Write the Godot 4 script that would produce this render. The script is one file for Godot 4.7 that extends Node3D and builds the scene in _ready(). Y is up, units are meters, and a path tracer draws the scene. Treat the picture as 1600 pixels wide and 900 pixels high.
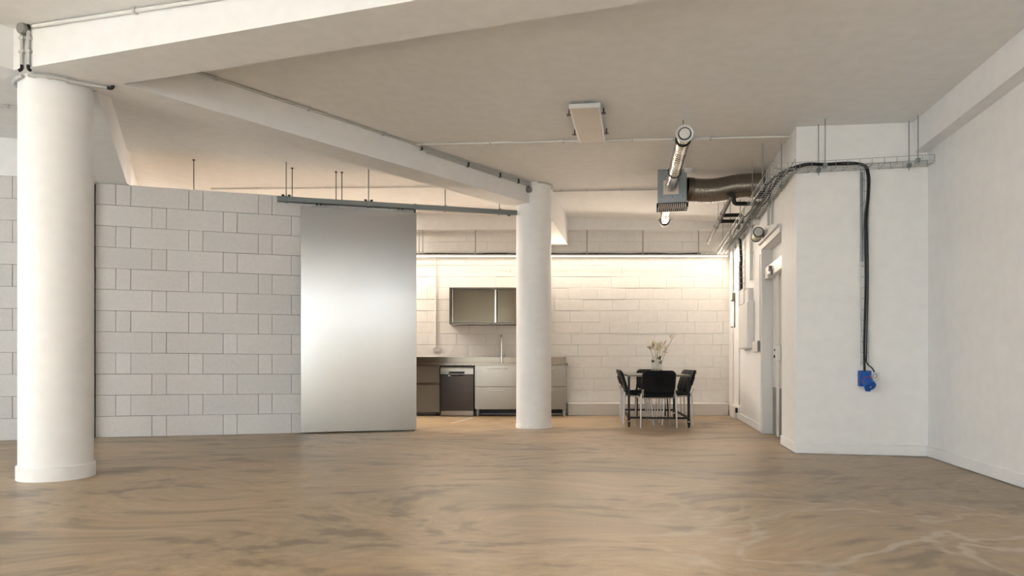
extends Node3D

# ---------------------------------------------------------------- survey of the room
# The hall was measured off the photograph: lens 24 mm, eye 0.9 m above the floor.
# X to the right, depth Z away from the eye (world z = -Z), metres.
const F := 1067.0
const HZ := 568.0
const EYE := 0.9
const CEIL_A := 3.194
const CEIL_B := -0.0276
const CEIL_C := 0.0225
const UP := Vector3.UP

func ceil_h(x: float, z: float) -> float:      # z = depth
	return CEIL_A + CEIL_B * x + CEIL_C * z

func fl(px: float, py: float) -> Vector3:      # a point on the floor
	var z: float = F * EYE / (py - HZ)
	return Vector3((px - 800.0) / F * z, 0, -z)

func pt(px: float, py: float, z: float) -> Vector3:   # a point at depth z
	return Vector3((px - 800.0) / F * z, EYE + (HZ - py) / F * z, -z)

func hi(px: float, py: float, h: float) -> Vector3:   # a point at height h
	return pt(px, py, F * (h - EYE) / (HZ - py))

func ce(px: float, py: float) -> Vector3:      # a point on the ceiling
	var u: float = (px - 800.0) / F
	var v: float = (HZ - py) / F
	return pt(px, py, (CEIL_A - EYE) / (v - CEIL_B * u - CEIL_C))

func wf(o: Vector3, along: Vector3) -> Transform3D:   # frame of a wall: x along it, y up, z out of it
	var u := Vector3(along.x, 0, along.z).normalized()
	return Transform3D(Basis(u, UP, u.cross(UP)), o)

func on(f: Transform3D, px: float, py: float, off := 0.0) -> Vector3:   # local point on a wall, off metres out of it
	var d := Vector3((px - 800.0) / F, (HZ - py) / F, -1.0)
	var e := Vector3(0, EYE, 0)
	var n := f.basis.z
	var t: float = (f.origin + n * off - e).dot(n) / d.dot(n)
	return f.affine_inverse() * (e + d * t)

# ---------------------------------------------------------------- mesh building
class MB:
	var v := PackedVector3Array()
	var n := PackedVector3Array()
	var t := PackedVector2Array()
	var x := Transform3D()

	func tri(a: Vector3, b: Vector3, c: Vector3, na: Vector3, nb: Vector3, nc: Vector3, ua := Vector2.ZERO, ub := Vector2.ZERO, uc := Vector2.ZERO) -> void:
		if (b - a).cross(c - a).dot(na + nb + nc) > 0.0:
			var s := b
			b = c
			c = s
			s = nb
			nb = nc
			nc = s
			var w := ub
			ub = uc
			uc = w
		for k in [[a, na, ua], [b, nb, ub], [c, nc, uc]]:
			v.append(x * (k[0] as Vector3))
			n.append((x.basis * (k[1] as Vector3)).normalized())
			t.append(k[2])

	func quad(a: Vector3, b: Vector3, c: Vector3, d: Vector3, m: Vector3) -> void:
		tri(a, b, c, m, m, m, Vector2(0, 0), Vector2(1, 0), Vector2(1, 1))
		tri(a, c, d, m, m, m, Vector2(0, 0), Vector2(1, 1), Vector2(0, 1))

	func box(c: Vector3, s: Vector3, bev := 0.0, b := Basis()) -> MB:
		var h := s * 0.5
		var k: float = minf(bev, minf(h.x, minf(h.y, h.z)) * 0.9)
		for ax in 3:
			var u: int = (ax + 1) % 3
			var w: int = (ax + 2) % 3
			for sg in [-1.0, 1.0]:
				var q: Array[Vector3] = []
				for e in [[-1, -1], [1, -1], [1, 1], [-1, 1]]:
					var p := Vector3()
					p[ax] = sg * h[ax]
					p[u] = e[0] * (h[u] - k)
					p[w] = e[1] * (h[w] - k)
					q.append(c + b * p)
				var m := Vector3()
				m[ax] = sg
				quad(q[0], q[1], q[2], q[3], b * m)
			if k > 0.0:
				for su in [-1.0, 1.0]:
					for sv in [-1.0, 1.0]:
						var q2: Array[Vector3] = []
						for e2 in [[-1, 0], [1, 0], [1, 1], [-1, 1]]:
							var p2 := Vector3()
							p2[ax] = e2[0] * (h[ax] - k)
							p2[u] = su * (h[u] - (k if e2[1] == 1 else 0.0))
							p2[w] = sv * (h[w] - (0.0 if e2[1] == 1 else k))
							q2.append(c + b * p2)
						var m2 := Vector3()
						m2[u] = su
						m2[w] = sv
						quad(q2[0], q2[1], q2[2], q2[3], b * m2.normalized())
		if k > 0.0:
			for sx in [-1.0, 1.0]:
				for sy in [-1.0, 1.0]:
					for sz in [-1.0, 1.0]:
						var o := Vector3(sx, sy, sz)
						var m3 := b * o.normalized()
						tri(c + b * (o * (h - Vector3(0, k, k))), c + b * (o * (h - Vector3(k, 0, k))), c + b * (o * (h - Vector3(k, k, 0))), m3, m3, m3)
		return self

	func bx(a: Vector3, b: Vector3, bev := 0.0) -> MB:      # box from corner to corner
		return box((a + b) * 0.5, (b - a).abs(), bev)

	# a skin over closed loops of equally many points; smooth
	func loft(loops: Array, cap := true, flat_caps := true) -> MB:
		var m: int = loops.size()
		var k: int = (loops[0] as PackedVector3Array).size()
		var nr := []
		for i in m:
			var row := PackedVector3Array()
			var mid := Vector3()
			for p in loops[i]:
				mid += p
			mid /= k
			for j in k:
				var du: Vector3 = loops[i][(j + 1) % k] - loops[i][(j + k - 1) % k]
				var dv: Vector3 = loops[mini(i + 1, m - 1)][j] - loops[maxi(i - 1, 0)][j]
				var q := du.cross(dv).normalized()
				row.append(q)
			nr.append(row)
		# the whole skin faces outwards: compare with the middle loops
		var vote := 0.0
		for i in m:
			var mid2 := Vector3()
			for p in loops[i]:
				mid2 += p
			mid2 /= k
			for j in k:
				vote += (nr[i][j] as Vector3).dot(loops[i][j] - mid2)
		var sg: float = 1.0 if vote >= 0.0 else -1.0
		for i in m - 1:
			for j in k:
				var j2: int = (j + 1) % k
				tri(loops[i][j], loops[i][j2], loops[i + 1][j2], nr[i][j] * sg, nr[i][j2] * sg, nr[i + 1][j2] * sg)
				tri(loops[i][j], loops[i + 1][j2], loops[i + 1][j], nr[i][j] * sg, nr[i + 1][j2] * sg, nr[i + 1][j] * sg)
		if cap:
			for e in [[0, 1], [m - 1, m - 2]]:
				var mid3 := Vector3()
				var oth := Vector3()
				for j in k:
					mid3 += loops[e[0]][j]
					oth += loops[e[1]][j]
				mid3 /= k
				oth /= k
				var a0: Vector3 = loops[e[0]][0] - mid3
				var a1: Vector3 = loops[e[0]][k / 3] - mid3
				var cn := a0.cross(a1).normalized()
				if cn.dot(mid3 - oth) < 0.0:
					cn = -cn
				for j in k:
					tri(mid3, loops[e[0]][j], loops[e[0]][(j + 1) % k], cn, cn, cn)
		return self

	func tube(pts: Array, r: float, seg := 8, cap := true, radii := []) -> MB:
		var loops := []
		var tan: Vector3 = ((pts[1] as Vector3) - (pts[0] as Vector3)).normalized()
		var side: Vector3 = tan.cross(UP if absf(tan.y) < 0.9 else Vector3.RIGHT).normalized()
		for i in pts.size():
			var a: Vector3 = pts[maxi(i - 1, 0)]
			var b: Vector3 = pts[mini(i + 1, pts.size() - 1)]
			var tg := (b - a).normalized()
			side = (side - tg * side.dot(tg)).normalized()
			var up: Vector3 = side.cross(tg)
			var row := PackedVector3Array()
			var rr: float = radii[i] if radii.size() else r
			for j in seg:
				var an: float = TAU * j / seg
				row.append((pts[i] as Vector3) + (side * cos(an) + up * sin(an)) * rr)
			loops.append(row)
		return loft(loops, cap)

	func cyl(a: Vector3, b: Vector3, r: float, seg := 12) -> MB:
		return tube([a, b], r, seg)

	# profile of (radius, height), turned round y; flat along the profile unless smooth
	func lathe(prof: Array, seg := 24, smooth := false) -> MB:
		for i in prof.size() - 1:
			var p: Vector2 = prof[i]
			var q: Vector2 = prof[i + 1]
			var na := Vector2(q.y - p.y, p.x - q.x).normalized()
			var n0 := na
			var n1 := na
			if smooth:
				if i > 0:
					n0 = (na + Vector2(p.y - prof[i - 1].y, prof[i - 1].x - p.x).normalized()).normalized()
				if i < prof.size() - 2:
					n1 = (na + Vector2(prof[i + 2].y - q.y, q.x - prof[i + 2].x).normalized()).normalized()
			for j in seg:
				var a: float = TAU * j / seg
				var b: float = TAU * (j + 1) / seg
				var ca := Vector3(cos(a), 0, sin(a))
				var cb := Vector3(cos(b), 0, sin(b))
				var f := func(c: Vector3, w: Vector2) -> Vector3: return c * w.x + Vector3.UP * w.y
				var p0: Vector3 = f.call(ca, p)
				var p1: Vector3 = f.call(cb, p)
				var q0: Vector3 = f.call(ca, q)
				var q1: Vector3 = f.call(cb, q)
				if p.x > 1e-5:
					tri(p0, p1, q1, f.call(ca, n0), f.call(cb, n0), f.call(cb, n1))
				if q.x > 1e-5:
					tri(p0, q1, q0, f.call(ca, n0), f.call(cb, n1), f.call(ca, n1))
		return self

	func torus(c: Vector3, axis: Vector3, R: float, r: float, seg := 24, s2 := 8) -> MB:
		var sd := axis.cross(UP if absf(axis.y) < 0.9 else Vector3.RIGHT).normalized()
		var up := sd.cross(axis).normalized()
		for i in seg:
			for j in s2:
				var q := []
				for e in [[0, 0], [1, 0], [1, 1], [0, 1]]:
					var a: float = TAU * (i + e[0]) / seg
					var b: float = TAU * (j + e[1]) / s2
					var d := sd * cos(a) + up * sin(a)
					var m := d * cos(b) + axis * sin(b)
					q.append([c + d * R + m * r, m])
				tri(q[0][0], q[1][0], q[2][0], q[0][1], q[1][1], q[2][1])
				tri(q[0][0], q[2][0], q[3][0], q[0][1], q[2][1], q[3][1])
		return self

	# upright prism over a plan of (x, depth); lo and hi give the height over a plan point
	func prism(plan: Array, lo: Callable, hi_: Callable) -> MB:
		var pl := PackedVector2Array(plan)
		var ix := Geometry2D.triangulate_polygon(pl)
		var area := 0.0
		for i in pl.size():
			area += pl[i].cross(pl[(i + 1) % pl.size()])
		for i in pl.size():
			var p := pl[i]
			var q := pl[(i + 1) % pl.size()]
			var m2 := Vector2(q.y - p.y, p.x - q.x).normalized() * (1.0 if area > 0.0 else -1.0)
			quad(Vector3(p.x, lo.call(p), -p.y), Vector3(q.x, lo.call(q), -q.y), Vector3(q.x, hi_.call(q), -q.y), Vector3(p.x, hi_.call(p), -p.y), Vector3(m2.x, 0, -m2.y))
		for i in range(0, ix.size(), 3):
			var tr := []
			var br := []
			for k in 3:
				var p2 := pl[ix[i + k]]
				tr.append(Vector3(p2.x, hi_.call(p2), -p2.y))
				br.append(Vector3(p2.x, lo.call(p2), -p2.y))
			tri(tr[0], tr[1], tr[2], UP, UP, UP, pl[ix[i]], pl[ix[i + 1]], pl[ix[i + 2]])
			tri(br[0], br[1], br[2], -UP, -UP, -UP)
		return self

	# outline in local x, y pushed from z0 to z1
	func extrude(outline: Array, z0: float, z1: float) -> MB:
		var pl := PackedVector2Array(outline)
		var ix := Geometry2D.triangulate_polygon(pl)
		var area := 0.0
		for i in pl.size():
			area += pl[i].cross(pl[(i + 1) % pl.size()])
		for i in pl.size():
			var p := pl[i]
			var q := pl[(i + 1) % pl.size()]
			var m2 := Vector2(q.y - p.y, p.x - q.x).normalized() * (1.0 if area > 0.0 else -1.0)
			quad(Vector3(p.x, p.y, z0), Vector3(q.x, q.y, z0), Vector3(q.x, q.y, z1), Vector3(p.x, p.y, z1), Vector3(m2.x, m2.y, 0))
		for i in range(0, ix.size(), 3):
			var a := pl[ix[i]]
			var b := pl[ix[i + 1]]
			var c := pl[ix[i + 2]]
			for e in [[z0, -1.0], [z1, 1.0]]:
				var m := Vector3(0, 0, signf(z1 - z0) * e[1])
				tri(Vector3(a.x, a.y, e[0]), Vector3(b.x, b.y, e[0]), Vector3(c.x, c.y, e[0]), m, m, m)
		return self

	func mesh() -> ArrayMesh:
		var a := []
		a.resize(Mesh.ARRAY_MAX)
		a[Mesh.ARRAY_VERTEX] = v
		a[Mesh.ARRAY_NORMAL] = n
		a[Mesh.ARRAY_TEX_UV] = t
		var am := ArrayMesh.new()
		am.add_surface_from_arrays(Mesh.PRIMITIVE_TRIANGLES, a)
		return am

func arc(c: Vector3, from: Vector3, to: Vector3, n := 6) -> Array:   # points of a quarter bend round c
	var out := []
	for i in n + 1:
		var a: float = PI * 0.5 * i / n
		out.append(c + from * cos(a) + to * sin(a))
	return out

func bend(pts: Array, r: float, n := 5) -> Array:   # a path with its corners rounded
	var out := [pts[0]]
	for i in range(1, pts.size() - 1):
		var p: Vector3 = pts[i]
		var a: Vector3 = (pts[i - 1] - p)
		var b: Vector3 = (pts[i + 1] - p)
		var k: float = minf(r, minf(a.length(), b.length()) * 0.45)
		a = p + a.normalized() * k
		b = p + b.normalized() * k
		for j in n + 1:
			var t: float = float(j) / n
			out.append(a.lerp(p, t).lerp(p.lerp(b, t), t))
	out.append(pts[pts.size() - 1])
	return out

func rrect(w: float, h: float, r: float, n := 5) -> Array:   # rounded rectangle, Vector2 points
	var out := []
	var k: float = minf(r, minf(w, h) * 0.49)
	for c in [[1, 1, 0.0], [-1, 1, 0.5], [-1, -1, 1.0], [1, -1, 1.5]]:
		for i in n + 1:
			var a: float = PI * (c[2] + 0.5 * i / n)
			out.append(Vector2(c[0] * (w * 0.5 - k) + cos(a) * k, c[1] * (h * 0.5 - k) + sin(a) * k))
	return out

# ---------------------------------------------------------------- scene tree
var counts := {}

func numbered(parent: Node, called: String) -> String:
	var key := [parent.get_instance_id(), called]
	var k: int = counts.get(key, 0)
	counts[key] = k + 1
	return called if k == 0 else "%s_%03d" % [called, k]

func thing(called: String, label: String, category: String, at := Transform3D(), group := "") -> Node3D:
	var o := Node3D.new()
	o.name = numbered(self, called)
	o.transform = at
	add_child(o, true)
	tag(o, label, category, group)
	return o

func tag(o: Node, label: String, category := "", group := "") -> Node:
	o.set_meta("label", label)
	if category:
		o.set_meta("category", category)
	if group:
		o.set_meta("group", group)
	return o

func part(called: String, m: Variant, material: Material, parent: Node) -> MeshInstance3D:
	var o := MeshInstance3D.new()
	o.name = numbered(parent, called)
	o.mesh = m.mesh() if m is MB else m
	o.material_override = material
	o.cast_shadow = GeometryInstance3D.SHADOW_CASTING_SETTING_ON
	parent.add_child(o, true)
	return o

func solo(called: String, m: Variant, material: Material, label: String, category: String, at := Transform3D(), group := "") -> MeshInstance3D:
	var o := part(called, m, material, self)
	o.transform = at
	tag(o, label, category, group)
	return o

func struct(called: String, m: Variant, material: Material, label: String, category := "", at := Transform3D()) -> MeshInstance3D:
	var o := part(called, m, material, self)
	o.transform = at
	o.set_meta("kind", "structure")
	tag(o, label, category)
	return o

func copy(o: Node3D, at: Transform3D, label: String) -> Node3D:
	var c: Node3D = o.duplicate()
	c.name = numbered(self, String(o.get_meta("base")) if o.has_meta("base") else String(o.name))
	add_child(c, true)
	c.transform = at
	c.set_meta("label", label)
	return c

# ---------------------------------------------------------------- materials
var M := {}

func noise(freq: float, oct := 4, sd := 1, type := FastNoiseLite.TYPE_SIMPLEX_SMOOTH) -> FastNoiseLite:
	var f := FastNoiseLite.new()
	f.seed = sd
	f.frequency = freq
	f.noise_type = type
	f.fractal_octaves = oct
	return f

func ntex(freq: float, oct: int, sd: int, size := 256, lo := 0.0, hi_ := 1.0) -> NoiseTexture2D:
	var t := NoiseTexture2D.new()
	t.width = size
	t.height = size
	t.seamless = true
	t.noise = noise(freq, oct, sd)
	var g := Gradient.new()
	g.set_color(0, Color(lo, lo, lo))
	g.set_color(1, Color(hi_, hi_, hi_))
	t.color_ramp = g
	return t

func mat(called: String, c: Color, rough: float, metal := 0.0) -> StandardMaterial3D:
	var m := StandardMaterial3D.new()
	m.resource_name = called
	m.albedo_color = c
	m.roughness = rough
	m.metallic = metal
	M[called] = m
	return m

func grain(m: StandardMaterial3D, tint: Texture2D, bump: Texture2D, depth: float, scale: Vector3) -> void:
	m.uv1_triplanar = true
	m.uv1_world_triplanar = true
	m.uv1_scale = scale
	if tint:
		m.albedo_texture = tint
	if bump:
		m.heightmap_enabled = true
		m.heightmap_texture = bump
		m.heightmap_scale = depth

func materials() -> void:
	var soft := ntex(0.012, 5, 3, 512, 0.97, 1.0)
	var fine := ntex(0.09, 4, 8, 256)
	var m := mat("white_paint", Color(0.95, 0.946, 0.942), 0.62)
	grain(m, soft, fine, 0.05, Vector3.ONE * 0.8)
	m = mat("ceiling_paint", Color(0.955, 0.951, 0.945), 0.8)
	grain(m, soft, fine, 0.05, Vector3.ONE * 0.8)
	m = mat("column_paint", Color(0.955, 0.952, 0.95), 0.55)
	grain(m, soft, fine, 0.05, Vector3.ONE * 0.9)
	for i in 3:
		m = mat("block_%d" % i, [Color(0.845, 0.83, 0.82), Color(0.832, 0.818, 0.808), Color(0.856, 0.842, 0.832)][i], 0.9)
		grain(m, ntex(0.05, 5, 20 + i, 256, 0.955, 1.0), ntex(0.16, 3, 30 + i), 0.08, Vector3.ONE * 1.4)
	mat("mortar", Color(0.36, 0.34, 0.33), 0.95)
	m = mat("painted_block", Color(0.935, 0.925, 0.91), 0.7)
	grain(m, soft, ntex(0.05, 5, 41), 0.15, Vector3.ONE * 1.2)
	mat("painted_joint", Color(0.88, 0.86, 0.84), 0.8)
	m = mat("plinth_paint", Color(0.88, 0.865, 0.845), 0.7)
	grain(m, soft, fine, 0.05, Vector3.ONE)
	# brushed steel: fine streaks across the roughness
	var streak := ntex(0.02, 4, 51, 256, 0.8, 1.0)
	m = mat("door_steel", Color(0.7, 0.695, 0.685), 0.27, 1.0)
	m.roughness_texture = streak
	m.uv1_triplanar = true
	m.uv1_scale = Vector3(2.0, 40.0, 2.0)
	m = mat("kitchen_steel", Color(0.5, 0.47, 0.43), 0.24, 1.0)
	m.roughness_texture = streak
	m.uv1_triplanar = true
	m.uv1_scale = Vector3(2.0, 40.0, 2.0)
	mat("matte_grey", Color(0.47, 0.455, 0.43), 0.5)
	mat("worktop_steel", Color(0.46, 0.42, 0.37), 0.22, 1.0)
	mat("cabinet_steel", Color(0.36, 0.325, 0.27), 0.22, 1.0)
	mat("dark_steel", Color(0.42, 0.39, 0.35), 0.3, 1.0)
	mat("appliance_steel", Color(0.24, 0.21, 0.19), 0.25, 1.0)
	mat("chrome", Color(0.86, 0.85, 0.84), 0.12, 1.0)
	mat("duct_metal", Color(0.86, 0.84, 0.81), 0.2, 1.0)
	mat("flex_metal", Color(0.55, 0.525, 0.49), 0.27, 0.9)
	m = mat("galvanised", Color(0.62, 0.655, 0.67), 0.45, 0.85)
	grain(m, ntex(0.06, 3, 61, 256, 0.85, 1.0), null, 0, Vector3.ONE * 3.0)
	mat("rail_metal", Color(0.5, 0.52, 0.52), 0.5, 0.75)
	mat("rod_metal", Color(0.6, 0.59, 0.57), 0.5, 0.4)
	mat("dark_rod", Color(0.3, 0.29, 0.27), 0.5, 0.6)
	mat("wire", Color(0.66, 0.67, 0.66), 0.35, 0.85)
	mat("conduit", Color(0.76, 0.755, 0.74), 0.5)
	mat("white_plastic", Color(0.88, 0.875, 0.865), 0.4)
	mat("grey_plastic", Color(0.52, 0.515, 0.50), 0.5)
	mat("black_plastic", Color(0.05, 0.05, 0.055), 0.5)
	mat("black_cable", Color(0.055, 0.058, 0.06), 0.55)
	mat("black_metal", Color(0.045, 0.045, 0.048), 0.42, 0.3)
	m = mat("black_fabric", Color(0.042, 0.044, 0.052), 0.9)
	m.rim_enabled = true
	m.rim = 0.3
	mat("chair_metal", Color(0.74, 0.73, 0.72), 0.3, 0.7)
	mat("rubber", Color(0.03, 0.03, 0.03), 0.8)
	mat("black_pipe", Color(0.07, 0.062, 0.058), 0.55)
	mat("brown_pipe", Color(0.14, 0.11, 0.10), 0.6)
	mat("blue_plastic", Color(0.03, 0.34, 0.68), 0.4)
	mat("red_plastic", Color(0.75, 0.07, 0.16), 0.4)
	mat("warm_panel", Color(0.87, 0.83, 0.78), 0.5)
	mat("kick_plate", Color(0.60, 0.59, 0.57), 0.4, 0.8)
	mat("door_paint", Color(0.87, 0.865, 0.855), 0.5)
	mat("pale_green", Color(0.78, 0.80, 0.69), 0.5)
	mat("petal", Color(0.90, 0.86, 0.76), 0.8).backlight = Color(0.35, 0.32, 0.26)
	mat("spadix", Color(0.62, 0.36, 0.28), 0.8)
	mat("stem", Color(0.62, 0.56, 0.42), 0.8)
	mat("dark_leaf", Color(0.36, 0.33, 0.22), 0.8)
	m = mat("glass", Color(0.80, 0.81, 0.77, 0.3), 0.04)
	m.transparency = BaseMaterial3D.TRANSPARENCY_ALPHA
	m = mat("lamp_strip", Color(1, 0.95, 0.88), 0.4)
	m.emission_enabled = true
	m.emission = Color(1.0, 0.93, 0.84)
	m.emission_energy_multiplier = 1.6
	m = mat("lamp_tube", Color(1, 0.97, 0.93), 0.4)
	m.emission_enabled = true
	m.emission = Color(1.0, 0.95, 0.88)
	m.emission_energy_multiplier = 0.9
	floor_material()

func floor_material() -> void:
	# covers 11.5 m by 11.5 m in front of the eye, then repeats
	var n := 1900
	var k1: float = 1400.0 / 13.0 / (n / 11.5)      # keeps the grain in metres
	var big := noise(0.0042 * k1, 5, 101)
	var warp := noise(0.0035 * k1, 2, 102)
	var mid := noise(0.021 * k1, 6, 103)
	var small := noise(0.07 * k1, 5, 104)
	var grit := noise(0.33, 2, 106)
	var vein := noise(0.0075 * k1, 4, 105)
	var A := PackedByteArray()
	A.resize(n * n * 3)
	var R := PackedByteArray()
	R.resize(n * n)
	var k := 0
	var q := 0
	var w0 := 70.0 / k1
	for j in n:
		var z: float = 1.5 + 11.5 * j / n        # depth of this row
		for i in n:
			var x: float = -6.0 + 11.5 * i / n
			var wx: float = warp.get_noise_2d(i, j) * w0
			var wz: float = warp.get_noise_2d(i + 900, j) * w0
			var b: float = big.get_noise_2d(i * 0.8 + wx, j * 1.25 + wz)
			var m: float = mid.get_noise_2d(i * 0.65 + wx * 0.8, j * 1.4 + wz * 0.8)
			var s: float = small.get_noise_2d(i * 0.75 + wx, j * 1.3 + wz)
			var g: float = grit.get_noise_2d(i, j)
			var lum: float = 0.985 + b * 0.08 + m * 0.06 + s * 0.10 + g * 0.05
			# darker trowel marks with a crisp edge
			lum -= 0.17 * smoothstep(0.12, 0.55, -m - b * 0.4 - s * 0.12)
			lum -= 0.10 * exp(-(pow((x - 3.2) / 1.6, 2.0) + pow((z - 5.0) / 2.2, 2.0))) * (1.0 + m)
			lum = clampf(lum, 0.76, 1.2)
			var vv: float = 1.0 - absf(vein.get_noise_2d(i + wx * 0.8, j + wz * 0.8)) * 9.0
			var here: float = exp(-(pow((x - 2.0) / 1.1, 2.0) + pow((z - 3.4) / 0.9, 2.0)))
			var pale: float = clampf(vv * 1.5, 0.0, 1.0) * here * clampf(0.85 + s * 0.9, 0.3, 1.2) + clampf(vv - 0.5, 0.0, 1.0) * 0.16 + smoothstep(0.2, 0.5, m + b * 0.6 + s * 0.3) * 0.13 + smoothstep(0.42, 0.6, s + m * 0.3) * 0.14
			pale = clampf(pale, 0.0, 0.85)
			var warm: float = clampf(0.5 + b * 0.7 - m * 0.3, 0.0, 1.0)
			var c := Color(0.655, 0.58, 0.475).lerp(Color(0.68, 0.575, 0.44), warm)
			A[k] = int(clampf(lerpf(c.r * lum, 0.76, pale), 0, 1) * 255.0)
			A[k + 1] = int(clampf(lerpf(c.g * lum, 0.72, pale), 0, 1) * 255.0)
			A[k + 2] = int(clampf(lerpf(c.b * lum, 0.66, pale), 0, 1) * 255.0)
			k += 3
			R[q] = int(clampf(0.86 - b * 0.08 + s * 0.06 + pale * 0.08, 0.6, 0.95) * 255.0)
			q += 1
	var m0 := mat("concrete_floor", Color(1, 1, 1), 0.46)
	m0.albedo_texture = ImageTexture.create_from_image(Image.create_from_data(n, n, false, Image.FORMAT_RGB8, A))
	m0.roughness_texture = ImageTexture.create_from_image(Image.create_from_data(n, n, false, Image.FORMAT_L8, R))
	m0.metallic_specular = 0.5
	m0.uv1_scale = Vector3(1.0 / 11.5, 1.0 / 11.5, 1)
	m0.uv1_offset = Vector3(6.0 / 11.5, -1.5 / 11.5, 0)

# ---------------------------------------------------------------- the scene
# wall frames
var W: Transform3D      # block partition
var D: Transform3D      # sliding door and its rail
var BK: Transform3D     # back wall
var BX: Transform3D     # face of the pier box at the right
var PW: Transform3D     # passage wall, x grows towards the eye
var RW: Transform3D     # right wall, x grows towards the eye
const ZB := 12.05       # depth of the back wall

func _ready() -> void:
	# camera, sky, daylight, exposure
	var cam := Camera3D.new()
	cam.name = "camera"
	cam.projection = Camera3D.PROJECTION_FRUSTUM
	cam.near = 0.05
	cam.far = 100.0
	cam.size = 900.0 / F * 0.05
	cam.frustum_offset = Vector2(0, (HZ - 450.0) / F * 0.05)
	cam.position = Vector3(0, EYE, 0)
	add_child(cam)
	cam.current = true
	var we := WorldEnvironment.new()
	we.name = "environment"
	var env := Environment.new()
	env.background_mode = Environment.BG_SKY
	var sky := Sky.new()
	var sm := ProceduralSkyMaterial.new()
	sm.sky_top_color = Color(0.80, 0.87, 0.95)
	sm.sky_horizon_color = Color(0.93, 0.94, 0.95)
	sm.ground_bottom_color = Color(0.55, 0.54, 0.52)
	sm.ground_horizon_color = Color(0.72, 0.71, 0.69)
	sky.sky_material = sm
	env.sky = sky
	env.background_energy_multiplier = 2.4
	env.tonemap_mode = Environment.TONE_MAPPER_LINEAR
	env.tonemap_exposure = 2.38
	env.sdfgi_enabled = true
	env.ssao_enabled = true
	env.ssil_enabled = true
	we.environment = env
	add_child(we)
	# area lights in the unseen and added windows stand for daylight
	day_light("daylight_rear", Vector3(-7.65, 1.75, 4.25), Vector3(0, 0, -1), Vector2(3.3, 2.5), 0.5)
	day_light("daylight_rear_middle", Vector3(-1.35, 1.6, 4.25), Vector3(0, 0, -1), Vector2(2.1, 1.2), 2.6)
	day_light("daylight_right", Vector3(2.2, 2.75, 2.2), Vector3(-0.982, 0, -0.19), Vector2(3.6, 0.8), 1.8)
	day_light("daylight_rear_right", Vector3(0.55, 2.7, 4.25), Vector3(0, 0, -1), Vector2(1.9, 0.8), 0.5)
	day_light("daylight_left", Vector3(-9.2, 1.75, -1.0), Vector3(1, 0, 0), Vector2(8.0, 2.5), 8.4)
	var sun := DirectionalLight3D.new()
	sun.name = "sun"
	sun.light_color = Color(0.94, 0.97, 1.0)
	sun.light_energy = 62.0
	sun.light_angular_distance = 1.0
	sun.shadow_enabled = true
	sun.transform = Transform3D(Basis.looking_at(Vector3(0.03, -1.05, -1.0), UP), Vector3(-5, 8, 12))
	add_child(sun)

	materials()
	W = wf(Vector3(-5.051, 0, -8.278), Vector3(1, 0, -0.24))
	D = wf(Vector3(-2.698, 0, -8.72), Vector3(1, 0, -0.27))
	BK = Transform3D(Basis(), Vector3(0, 0, -ZB))
	BX = wf(Vector3(2.847, 0, -6.835), Vector3(1.167, 0, 0.245))
	PW = wf(Vector3(2.847, 0, -6.835), Vector3(-0.195, 0, 1))
	RW = wf(Vector3(4.014, 0, -6.59), Vector3(-0.193, 0, 1))
	shell()
	beams()
	columns()
	block_partition()
	back_wall()
	rear_windows()
	sliding_door()
	kitchen()
	dining()
	ducts()
	passage()
	trays()
	ceiling_things()

func day_light(called: String, at: Vector3, dir: Vector3, size: Vector2, e: float) -> void:
	var l := AreaLight3D.new()
	l.name = called
	l.area_size = size
	l.light_color = Color(0.83, 0.92, 1.0)
	l.light_energy = e
	l.area_normalize_energy = true
	l.set("area_range", 40.0)
	l.set("area_attenuation", 2.0)
	l.shadow_enabled = true
	l.transform = Transform3D(Basis.looking_at(dir, UP), at)
	add_child(l)

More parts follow.
